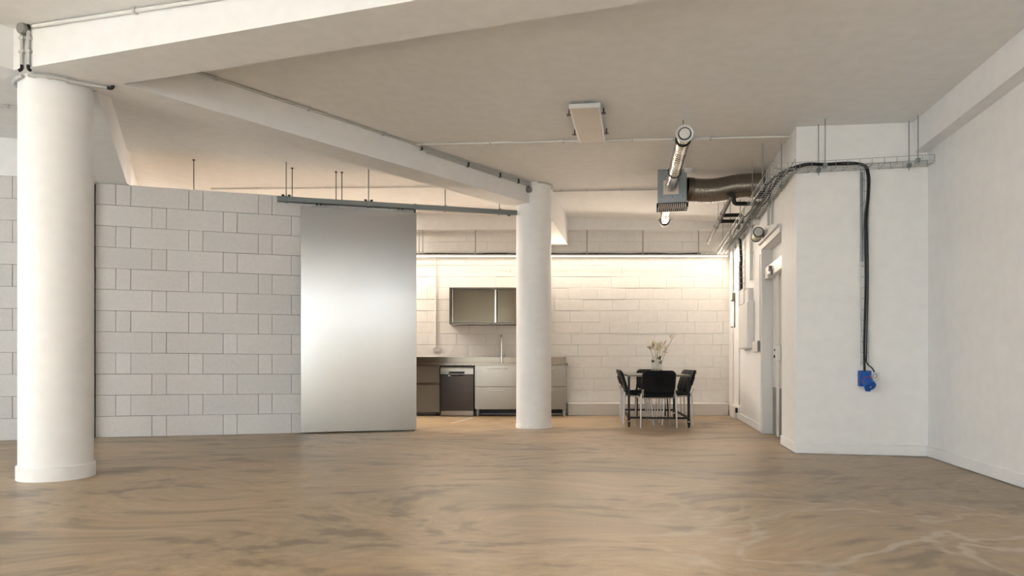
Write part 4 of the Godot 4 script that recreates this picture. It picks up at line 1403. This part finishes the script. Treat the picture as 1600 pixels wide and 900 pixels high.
	var dp := thing("drain_pipe", "dark brown drain pipe sloping away under the ceiling near the passage wall", "pipe", Transform3D(Basis(), g0))
	var gd := (g1 - g0)
	part("main_run", MB.new().cyl(Vector3(), gd, 0.028, 14), M.brown_pipe, dp)
	for t in [0.0, 0.32, 0.42, 0.6]:
		part("coupling", MB.new().cyl(gd * t - gd.normalized() * 0.05, gd * t + gd.normalized() * 0.05, 0.034, 14), M.brown_pipe, dp)
	part("end_plug", MB.new().cyl(gd * 0.985, gd * 1.01, 0.033, 14), M.conduit, dp)
	var nrm := PW.basis.z
	for w in [[1146.5, 318.3, 0.03, 1176.0], [1131.0, 336.5, 0.0, 1160.0], [1125.0, 346.0, 0.0, 1155.0]]:
		var bz := hi(w[0], w[1], ph - (0.10 if w[2] > 0 else 0.0))
		var far_x: float = (float(w[3]) - 800.0) / F * -bz.z
		if w[2] > 0.0:
			part("branch", MB.new().tube(bend([bz + Vector3(0, 0.1, 0) - g0, bz - g0, Vector3(far_x + 0.1, bz.y, bz.z) - g0], 0.05), 0.026, 14), M.black_pipe, dp)
		else:
			part("branch", MB.new().tube(bend([bz - g0, Vector3(far_x, bz.y + 0.005, bz.z) - g0, Vector3(far_x, bz.y - 0.1, bz.z - 0.04) - g0], 0.05), 0.026, 14), M.black_pipe, dp)
	for t2 in [0.25, 0.5]:
		var hp: Vector3 = g0 + gd * t2
		part("hanger_rod", MB.new().cyl(gd * t2, gd * t2 + Vector3(0, ceil_h(hp.x, -hp.z) - hp.y, 0), 0.004, 6), M.rod_metal, dp)

# ---------------------------------------------------------------- wire trays, cables, sockets, light strip
# a mesh basket in the local frame: along x from x0 to x1, bottom at y, from z0 to z1 out of the wall
func basket(m: MB, x0: float, x1: float, y: float, z0: float, z1: float, h: float, pitch: float, r := 0.0026) -> void:
	var bars := 4
	for i in bars:
		var z: float = lerpf(z0, z1, float(i) / (bars - 1))
		m.cyl(Vector3(x0, y, z), Vector3(x1, y, z), r, 5)
	for z in [z0, z1]:
		m.cyl(Vector3(x0, y + h, z), Vector3(x1, y + h, z), r, 5)
	var n: int = int((x1 - x0) / pitch)
	for i in n + 1:
		var x: float = lerpf(x0, x1, float(i) / n)
		m.tube([Vector3(x, y + h, z0), Vector3(x, y - 0.004, z0), Vector3(x, y - 0.004, z1), Vector3(x, y + h, z1)], r, 5)

func tray_hanger(tr: Node3D, f: Transform3D, x: float, y: float, z: float) -> void:
	var wp := f * Vector3(x, 0, z)
	var rod := part("hanger_rod", MB.new().cyl(Vector3(x, y - 0.04, z), Vector3(x, ceil_h(wp.x, -wp.z), z), 0.0048, 8), M.rod_metal, tr)
	part("clamp", MB.new().bx(Vector3(x - 0.02, y - 0.012, z - 0.016), Vector3(x + 0.02, y + 0.03, z + 0.016), 0.004), M.galvanised, rod)

func trays() -> void:
	var ty := 2.80
	# along the pier face
	var t := thing("cable_tray", "wire basket tray along the top of the box pier face", "cable tray", BX)
	var m := MB.new()
	basket(m, -0.22, 1.18, ty, 0.02, 0.20, 0.058, 0.1)
	part("wire_basket", m, M.wire, t)
	for s in [[on(BX, 1283, 250, 0.1).x, 0.11], [on(BX, 1425.5, 250, 0.1).x, 0.11]]:
		tray_hanger(t, BX, s[0] - 0.012, ty, 0.05)
		tray_hanger(t, BX, s[0] + 0.012, ty, 0.21)
	# along the passage wall to the back
	t = thing("cable_tray", "wire basket tray running back along the passage wall from the pier corner", "cable tray", PW)
	m = MB.new()
	basket(m, -5.05, 0.2, ty, 0.05, 0.25, 0.09, 0.1, 0.0036)
	part("wire_basket", m, M.wire, t)
	for x in [-0.55, -1.25, -2.3, -3.4, -4.4]:
		tray_hanger(t, PW, x, ty, 0.04)
		tray_hanger(t, PW, x + 0.03, ty, 0.24)
	# along the back wall, with the light strip under it
	t = thing("cable_tray", "wire basket tray along the back wall above the light strip", "cable tray", BK)
	m = MB.new()
	basket(m, -2.6, 3.6, ty + 0.005, 0.02, 0.14, 0.045, 0.12)
	part("wire_basket", m, M.wire, t)
	for px in [655.0, 661.0, 743.0, 917.0, 1004.0, 1091.0]:
		var x2: float = (px - 800.0) / F * (ZB - 0.12)
		var rod := part("hanger_rod", MB.new().cyl(Vector3(x2, ty - 0.01, 0.15), Vector3(x2, 3.226, 0.15), 0.008, 8), M.rod_metal, t)
		part("clamp", MB.new().bx(Vector3(x2 - 0.018, ty - 0.005, 0.134), Vector3(x2 + 0.018, ty + 0.02, 0.166), 0.003), M.galvanised, rod)
	var ls := thing("light_strip", "long glowing light strip under the tray on the back wall", "lamp", BK)
	part("profile", MB.new().bx(Vector3(-2.6, ty - 0.028, 0.13), Vector3(3.76, ty - 0.006, 0.175), 0.002), M.white_plastic, ls)
	part("diffuser", MB.new().bx(Vector3(-2.59, ty - 0.036, 0.134), Vector3(3.75, ty - 0.027, 0.171), 0.002), M.lamp_strip, ls)
	for k in 2:      # the strip shines down the wall and out into the room
		var l := AreaLight3D.new()
		l.name = "strip_light_%d" % k
		l.area_size = Vector2(6.34, 0.037)
		l.area_normalize_energy = true
		l.light_color = Color(1.0, 0.925, 0.84)
		l.light_energy = [0.62, 3.7][k]
		l.set("area_range", 20.0)
		l.set("area_attenuation", 2.0)
		l.shadow_enabled = true
		var aim: Vector3 = [Vector3(0, -1, 0), Vector3(0, -0.6, 0.8)][k]
		l.transform = Transform3D(Basis.looking_at(aim, Vector3(0, 0.8, 0.6)), Vector3(0.58, ty - 0.042, -ZB + 0.1525 + 0.02 * k))
		add_child(l)
	# fill lamp added out of sight behind the partition to brighten the kitchen
	var cy: float = ceil_h(-4.0, 11.2)
	var cl := thing("added_fill_lamp", "long added fill lamp on the ceiling, unseen behind the block wall", "lamp", Transform3D(Basis(), Vector3(-4.0, cy, -11.2)))
	part("housing", MB.new().bx(Vector3(-1.5, -0.06, -0.09), Vector3(1.5, 0.0, 0.09), 0.004), M.white_plastic, cl)
	part("diffuser", MB.new().bx(Vector3(-1.48, -0.07, -0.08), Vector3(1.48, -0.058, 0.08), 0.004), M.lamp_strip, cl)
	var al := AreaLight3D.new()
	al.name = "added_fill_light"
	al.area_size = Vector2(2.9, 0.15)
	al.area_normalize_energy = true
	al.light_color = Color(1.0, 0.95, 0.89)
	al.light_energy = 9.0
	al.set("area_range", 20.0)
	al.set("area_attenuation", 2.0)
	al.shadow_enabled = true
	al.transform = Transform3D(Basis(Vector3(1, 0, 0), Vector3(0, 0, -1), Vector3(0, 1, 0)), Vector3(-4.0, cy - 0.08, -11.2))
	add_child(al)
	# upright wire tray down the pier face
	var x0: float = on(BX, 1345, 400, 0.02).x
	var x1: float = on(BX, 1357, 400, 0.02).x
	var yb: float = on(BX, 1350, 572, 0.02).y
	t = thing("cable_tray", "narrow upright wire tray carrying the cables down the pier face", "cable tray", BX)
	m = MB.new()
	for x3 in [x0, (x0 + x1) * 0.5, x1]:
		m.cyl(Vector3(x3, yb, 0.012), Vector3(x3, ty + 0.02, 0.012), 0.0024, 5)
	for x4 in [x0, x1]:
		m.cyl(Vector3(x4, yb, 0.03), Vector3(x4, ty, 0.03), 0.0022, 5)
	for i in 19:
		var y: float = lerpf(yb + 0.03, ty, i / 18.0)
		m.tube([Vector3(x0 - 0.003, y, 0.03), Vector3(x0 - 0.003, y, 0.009), Vector3(x1 + 0.003, y, 0.009), Vector3(x1 + 0.003, y, 0.03)], 0.0026, 5)
	part("wire_basket", m, M.wire, t)
	part("spine", MB.new().bx(Vector3(x0 - 0.003, ty - 0.9, 0.003), Vector3(x0 + 0.025, ty - 0.02, 0.008)), M.galvanised, t)
	for i in 4:
		part("clamp", MB.new().bx(Vector3(x0 - 0.004, ty - 0.11 - 0.24 * i, 0.006), Vector3(x0 + 0.024, ty - 0.08 - 0.24 * i, 0.026), 0.003), M.galvanised, t)
	# cables, world coordinates
	var pa: Array = []
	for k in [[-5.0, 0.12], [-4.0, 0.15], [-3.0, 0.11], [-2.0, 0.14], [-1.2, 0.12], [-0.6, 0.15], [-0.2, 0.16]]:
		pa.append(PW * Vector3(k[0], ty + 0.02 + (0.012 if int(k[0] * 7) % 2 else 0.0), k[1]))
	for k2 in [[0.02, 0.15, 0.034], [0.25, 0.11, 0.042], [0.45, 0.10, 0.04]]:
		pa.append(BX * Vector3(k2[0], ty + k2[2], k2[1]))
	var xm: float = (x0 + x1) * 0.5
	var down: Array = []
	for k3 in [[-0.06, 0.03, 0.09], [-0.005, 0.012, 0.06], [0.018, -0.05, 0.045], [0.024, -0.13, 0.042], [0.018, -0.3, 0.04], [0.0, -0.5, 0.04], [0.002, -0.8, 0.04], [0.006, -1.1, 0.04], [-0.004, -1.5, 0.04], [-0.008, -1.8, 0.04]]:
		down.append(BX * Vector3(xm + k3[0], ty + k3[1], k3[2]))
	var sock := on(BX, 1351, 594, 0.0)
	var path1 := pa + down + [BX * Vector3(sock.x - 0.01, sock.y + 0.06, 0.04)]
	solo("power_cable", MB.new().tube(smooth(path1), 0.0105, 8), M.black_cable, "thick black power cable along the trays to the blue socket", "cable")
	var path2 := []
	for i in path1.size() - 1:
		var off := Vector3(0, 0.013, 0.004)
		if i > pa.size():
			off = BX.basis.x * (0.015 if i < pa.size() + 6 else 0.019) + BX.basis.z * 0.003
		path2.append(path1[i] + off + (Vector3(0, 0.004, 0) if i % 2 else Vector3()))
	var ws := on(BX, 1365, 587.5, 0.0)
	path2.append(BX * Vector3(sock.x + 0.01, ws.y + 0.13, 0.035))
	path2.append(BX * Vector3(ws.x - 0.02, ws.y + 0.075, 0.028))
	path2.append(BX * Vector3(ws.x + 0.002, ws.y + 0.036, 0.02))
	solo("power_cable", MB.new().tube(smooth(path2), 0.0062, 8), M.black_cable, "thin black cable branching off at the bottom to the white socket", "cable")
	var path3 := []
	for i in pa.size() - 2:
		path3.append(pa[i] + Vector3(0.0, 0.006, 0.0) + PW.basis.z * (-0.05 + 0.02 * (i % 2)))
	solo("power_cable", MB.new().tube(smooth(path3), 0.009, 8), M.black_cable, "black cable lying in the passage wall tray only", "cable")
	for c in [[0.20, 0.03, "black cable on the outer side of the passage wall tray", 0.011], [0.09, 0.045, "black cable on the inner side of the passage wall tray", 0.012]]:
		var pc := []
		for i in 14:
			pc.append(PW * Vector3(-5.0 + 0.37 * i, ty + float(c[1]) + 0.012 * sin(i * 1.9 + float(c[0]) * 30.0), float(c[0]) + 0.02 * sin(i * 1.3)))
		solo("power_cable", MB.new().tube(smooth(pc), c[3], 8), M.black_cable, c[2], "cable")
	# dark cables in the tray over the light strip
	var path4 := []
	for i in 24:
		path4.append(Vector3(-2.4 + 5.7 * i / 23.0, ty + 0.022 + 0.004 * sin(i * 1.7), -ZB + 0.10 + 0.012 * sin(i * 2.3)))
	solo("power_cable", MB.new().tube(smooth(path4), 0.011, 8), M.black_cable, "dark cable lying in the back wall tray", "cable")
	# cables that drop to the boxes on the passage wall
	var vx := on(PW, 1161.0, 400, 0.02)
	var vb := on(PW, 1161.0, 455, 0.02)
	t = thing("cable_tray", "upright wire tray on the passage wall holding the black cable drop", "cable tray", PW)
	m = MB.new()
	for z in [-0.05, 0.05]:
		m.cyl(Vector3(vx.x + z, vb.y, 0.03), Vector3(vx.x + z, ty + 0.3, 0.03), 0.003, 5)
	for i in 10:
		var y2: float = lerpf(vb.y + 0.03, ty, i / 9.0)
		m.tube([Vector3(vx.x - 0.052, y2, 0.004), Vector3(vx.x - 0.052, y2, 0.085), Vector3(vx.x + 0.052, y2, 0.085), Vector3(vx.x + 0.052, y2, 0.004)], 0.003, 5)
	part("wire_basket", m, M.wire, t)
	for k4 in [[-0.025, "black cable dropping down the passage wall, left of two"], [0.022, "black cable dropping down the passage wall, right of two"]]:
		var dp := [PW * Vector3(vx.x + k4[0] - 0.12, ty + 0.03, 0.12), PW * Vector3(vx.x + k4[0], ty - 0.02, 0.07), PW * Vector3(vx.x + k4[0], ty - 0.3, 0.05), PW * Vector3(vx.x + k4[0] + 0.01, ty - 0.45, 0.055), PW * Vector3(vx.x + k4[0], vb.y + 0.005, 0.045)]
		solo("power_cable", MB.new().tube(smooth(dp), 0.02, 8), M.black_cable, k4[1], "cable", Transform3D(), "cable drops")
	# blue power socket
	var bs := thing("power_socket", "blue industrial power socket on the box pier face", "socket", BX * Transform3D(Basis(), sock))
	part("back_box", MB.new().bx(Vector3(-0.065, -0.06, 0.0), Vector3(0.05, 0.095, 0.05), 0.008), M.blue_plastic, bs)
	var tilt := Vector3(0.10, -0.62, 0.78).normalized()
	var sm := MB.new()
	sm.x = Transform3D(Basis(Quaternion(UP, tilt)), Vector3(-0.004, 0.04, 0.02))
	sm.lathe([Vector2(0.0, 0.0), Vector2(0.05, 0.0), Vector2(0.047, 0.09), Vector2(0.044, 0.13)], 28)
	var sl := part("sleeve", sm, M.blue_plastic, bs)
	var ring := MB.new()
	ring.x = sm.x
	ring.torus(Vector3(0, 0.066, 0), UP, 0.0485, 0.004, 28, 6)
	part("seal_ring", ring, M.red_plastic, sl)
	var cap := MB.new()
	cap.x = sm.x
	cap.lathe([Vector2(0.044, 0.125), Vector2(0.054, 0.128), Vector2(0.054, 0.152), Vector2(0.047, 0.158), Vector2(0.018, 0.16), Vector2(0.012, 0.166), Vector2(0.0, 0.166)], 28)
	cap.box(Vector3(0, 0.143, 0.056), Vector3(0.05, 0.028, 0.02), 0.004)
	part("lid", cap, M.blue_plastic, sl)
	part("hinge", MB.new().box(Vector3(0.045, 0.002, 0.055), Vector3(0.02, 0.035, 0.03), 0.004), M.black_plastic, sl)
	var mark := MB.new()
	mark.x = sm.x
	mark.cyl(Vector3(0.0, 0.164, 0.0), Vector3(0.0, 0.1675, 0.0), 0.007, 10)
	part("mark", mark, M.white_plastic, sl)
	# white socket
	var sw := thing("wall_socket", "small square white socket right of the blue power socket", "socket", BX * Transform3D(Basis(), ws))
	part("cover_plate", MB.new().bx(Vector3(-0.036, -0.04, 0), Vector3(0.046, 0.038, 0.03), 0.006), M.white_plastic, sw)
	part("socket_well", MB.new().torus(Vector3(0.004, 0, 0.03), Vector3.BACK, 0.02, 0.003, 22, 6), M.grey_plastic, sw)
	part("pin", MB.new().cyl(Vector3(0.004, 0.008, 0.028), Vector3(0.004, 0.008, 0.034), 0.003, 8).cyl(Vector3(-0.006, -0.002, 0.028), Vector3(-0.006, -0.002, 0.031), 0.003, 8).cyl(Vector3(0.014, -0.002, 0.028), Vector3(0.014, -0.002, 0.031), 0.003, 8), M.grey_plastic, sw)

func smooth(p: Array, n := 5) -> Array:     # a curve through the points
	var out := []
	for i in p.size() - 1:
		var a: Vector3 = p[maxi(i - 1, 0)]
		var b: Vector3 = p[i]
		var c: Vector3 = p[i + 1]
		var d: Vector3 = p[mini(i + 2, p.size() - 1)]
		for j in n:
			out.append(b.cubic_interpolate(c, a, d, float(j) / n))
	out.append(p[p.size() - 1])
	return out

# ---------------------------------------------------------------- ceiling: heater, conduits, boxes
func ceiling_pipe(label: String, pts: Array, r: float, clip_at: Array, drop := 0.0, material: Material = null, clip_mat: Material = null) -> Node3D:
	var mt: Material = material if material else M.conduit
	var cm: Material = clip_mat if clip_mat else mt
	var p0: Vector3 = pts[0]
	var o := thing("conduit", label, "conduit", Transform3D(Basis(), p0 - Vector3(0, r + 0.004 + drop, 0)))
	var q := []
	for p in pts:
		q.append((p as Vector3) - p0)
	part("pipe", MB.new().tube(q, r, 10), mt, o)
	var L: Vector3 = q[q.size() - 1]
	for t in clip_at:
		part("clip", MB.new().box(L * t + Vector3(0, 0.002, 0), Vector3(0.022, r * 2.5 + 0.006, r * 2.0 + 0.016), 0.003, Basis(UP, atan2(-L.z, L.x))), cm, o)
	return o

func ceiling_things() -> void:
	# infrared heating panel
	var hd := 0.07
	var a := hi(889, 169.5, ceil_h(0.6, 6.4) - hd)
	var b := hi(938, 168, ceil_h(0.8, 6.4) - hd)
	var c := hi(904, 224, ceil_h(0.8, 7.4) - hd)
	var len: float = a.distance_to(c)
	var wdt: float = a.distance_to(b)
	var z := (a - c).normalized()
	var x := (b - a)
	x = (x - z * x.dot(z)).normalized()
	var f := Transform3D(Basis(x, z.cross(x), z), a)
	var h := thing("ceiling_heater", "flat white heating panel hanging under the ceiling left of the ducts", "heater", f)
	part("panel", MB.new().bx(Vector3(0.02, 0.004, -len), Vector3(wdt - 0.02, 0.035, -0.004), 0.003), M.warm_panel, h)
	part("side_rail", MB.new().bx(Vector3(0, 0, -len), Vector3(0.022, 0.04, 0), 0.003), M.white_plastic, h)
	part("side_rail", MB.new().bx(Vector3(wdt - 0.022, 0, -len), Vector3(wdt, 0.04, 0), 0.003), M.white_plastic, h)
	part("end_lip", MB.new().bx(Vector3(0, -0.003, -0.012), Vector3(wdt, 0.04, 0.004), 0.003), M.white_plastic, h)
	for sx in [-0.02, wdt + 0.02]:
		for sz in [-0.22, -0.82]:
			part("bracket", MB.new().bx(Vector3(sx - 0.022, 0.012, sz - 0.02), Vector3(sx + 0.022, 0.02, sz + 0.02), 0.002).cyl(Vector3(sx, 0.015, sz), Vector3(sx, hd + 0.012, sz), 0.006, 8), M.dark_rod, h)
	# conduits on the ceiling
	var p1 := ce(644, 224)
	var p2 := ce(1237, 211)
	ceiling_pipe("white conduit crossing the ceiling from the diagonal beam to the box pier", [p1, p2], 0.011, [0.03, 0.22, 0.42, 0.6, 0.8], 0.0, M.white_plastic, M.conduit)
	ceiling_pipe("white conduit crossing the ceiling from the middle column to the plenum box", [ce(863, 297), ce(1045, 294)], 0.011, [0.08, 0.3, 0.6, 0.9], 0.0, M.conduit)
	ceiling_pipe("thin white conduit far back on the ceiling above the block wall and steel door", [ce(330, 294), ce(700, 290.5)], 0.010, [0.2, 0.5, 0.8], 0.0, M.white_plastic)
	ceiling_pipe("grey conduit on the ceiling beyond the left edge beam", [ce(-60, 158), ce(60, 167)], 0.012, [0.3, 0.6], 0.0, M.conduit)
	ceiling_pipe("white conduit on the ceiling along the front of the nearest beam", [Vector3(-3.53, ceil_h(-3.53, 5.0), -(5.056 - 0.02)), Vector3(1.0, ceil_h(1.0, 3.6), -(5.056 - 0.312 * 4.53 - 0.02))], 0.014, [0.2, 0.45, 0.7], 0.0, M.white_plastic, M.conduit)
	# conduits in the corner between ceiling and diagonal beam
	var d2 := Vector3(0.637, 0, -0.771)
	var b2 := Vector3(0.338, 0, -9.494)
	var nn := Vector3(0.771, 0, 0.637)
	var run := func(s0: float, s1: float, off: float) -> Array:
		var q0: Vector3 = b2 + d2 * s0 + nn * off
		var q1: Vector3 = b2 + d2 * s1 + nn * off
		return [Vector3(q0.x, ceil_h(q0.x, -q0.z) - 0.0, q0.z), Vector3(q1.x, ceil_h(q1.x, -q1.z), q1.z)]
	ceiling_pipe("grey conduit in the corner between ceiling and diagonal beam, full length", run.call(-5.1, 0.05, 0.016), 0.012, [0.1, 0.28, 0.46], 0.0, M.conduit)
	ceiling_pipe("second grey conduit below the first along the far half of the diagonal beam", run.call(-2.2, 0.02, 0.016), 0.012, [0.01, 0.36, 0.63, 0.8, 0.96], 0.028, M.conduit, M.black_plastic)
	ceiling_pipe("third grey conduit under the pair along the far half of the diagonal beam", run.call(-2.1, 0.0, 0.016), 0.010, [0.33, 0.62, 0.8], 0.054, M.conduit, M.black_plastic)
	# round junction box where they end at the middle column
	var jb := b2 - d2 * 0.2 + nn * 0.001
	round_box("round grey junction box on the diagonal beam beside the middle column", Transform3D(Basis(nn.cross(UP).normalized() * -1.0, UP, nn), Vector3(jb.x, ceil_h(jb.x, -jb.z) - 0.125, jb.z)), 0.04)
	# white conduit curving over the middle column to the ceiling run
	var cc := Vector3(0.306, ceil_h(0.3, 9.6) - 0.02, -9.61)
	var arc_pts := []
	for i in 14:
		var an: float = lerpf(deg_to_rad(80.0), deg_to_rad(-40.0), i / 13.0)
		arc_pts.append(Vector3(cos(an), 0, sin(an)) * 0.262)
	var oc := thing("conduit", "white conduit bent round the head of the middle column", "conduit", Transform3D(Basis(), cc))
	part("pipe", MB.new().tube(arc_pts, 0.012, 10), M.conduit, oc)
	# --- left column: junction box, drops and rings
	var fr := Vector3(0, 0, 0)
	var bd := Vector3(2.9, 0, 0.905).normalized()       # along the nearest beam
	var bn := bd.cross(UP)                              # out of its face
	var fx := func(px: float, py: float) -> Vector3:    # on the face of the nearest beam
		var fm := Transform3D(Basis(bd, UP, bn), Vector3(-3.53, 0, -5.056))
		return fm * on(fm, px, py, 0.0)
	var q: Vector3 = fx.call(42.5, 48.0)
	round_box("round grey junction box at the corner above the left column", Transform3D(Basis(bd, UP, bn), q), 0.042)
	var k := 0
	for px in [37.5, 47.5]:
		var t0: Vector3 = fx.call(px, 50.0)
		var t1: Vector3 = fx.call(px, 103.0)
		var o := thing("conduit", ["grey conduit dropping from the round box above the left column, left of two", "grey conduit dropping from the round box above the left column, right of two"][k], "conduit", Transform3D(Basis(bd, UP, bn), Vector3(t1.x, t1.y, t1.z) + bn * 0.016))
		part("pipe", MB.new().cyl(Vector3(0, 0.0, 0), Vector3(0, t0.y - t1.y, 0), 0.0125, 10), M.conduit, o)
		for y in [0.1, 0.2]:
			part("clip", MB.new().box(Vector3(0, y, -0.002), Vector3(0.05, 0.02, 0.026), 0.003), M.conduit, o)
		var elb := bend([Vector3(0, 0.02, 0), Vector3(0, -0.03, 0.0), Vector3(0.03 if k else -0.02, -0.045, 0.01)], 0.03)
		part("elbow", MB.new().tube(elb, 0.0115, 10), M.black_plastic, o)
		k += 1
	# rings round the head of the left column
	var lc := Vector3(-3.619, 0, -5.427)
	for s in [[96.0, -12.0, 3.075, "grey conduit curving round the right of the left column's head", 0.274], [108.0, 205.0, 3.075, "grey conduit curving round the left of the left column's head", 0.274]]:
		var ring := []
		for i in 18:
			var an2: float = deg_to_rad(lerpf(s[0], s[1] if s[0] > 100.0 else 32.0, i / 17.0))
			ring.append(Vector3(cos(an2), 0, sin(an2)) * float(s[4]))
		if s[0] < 100.0:
			ring.append(hi(167, 137, 3.08) - Vector3(lc.x, 3.075, lc.z))
		var ro := thing("conduit", s[3], "conduit", Transform3D(Basis(), Vector3(lc.x, s[2], lc.z)))
		part("pipe", MB.new().tube(ring, 0.0135, 10), M.conduit, ro)
		for i in [2, 8, 15]:
			var rp: Vector3 = ring[i]
			part("clip", MB.new().box(rp, Vector3(0.032, 0.036, 0.02), 0.004, Basis(UP, atan2(rp.x, rp.z))), M.conduit, ro)
		if s[0] < 100.0:
			var e: Vector3 = ring[18]
			part("elbow", MB.new().tube(bend([e, e + Vector3(0.035, -0.004, -0.01), e + Vector3(0.045, 0.03, -0.012)], 0.03), 0.0125, 10), M.black_plastic, ro)

func round_box(label: String, at: Transform3D, r: float) -> void:
	var o := thing("junction_box", label, "box", at)
	var m := MB.new()
	m.x = Transform3D(Basis(Quaternion(UP, Vector3.BACK)), Vector3())
	m.lathe([Vector2(0.0, 0.0), Vector2(r * 0.95, 0.0), Vector2(r * 0.95, 0.03), Vector2(r, 0.032), Vector2(r, 0.05), Vector2(r * 0.92, 0.055), Vector2(0.0, 0.055)], 28)
	part("housing", m, M.grey_plastic, o)
	var arcp := []
	for i in 9:
		var a: float = lerpf(0.0, PI * 0.75, i / 8.0)
		arcp.append(Vector3(cos(a), sin(a), 0) * (r + 0.006) + Vector3(0, 0, 0.02))
	part("cable_grommet", MB.new().tube(arcp, 0.008, 8), M.black_plastic, o)
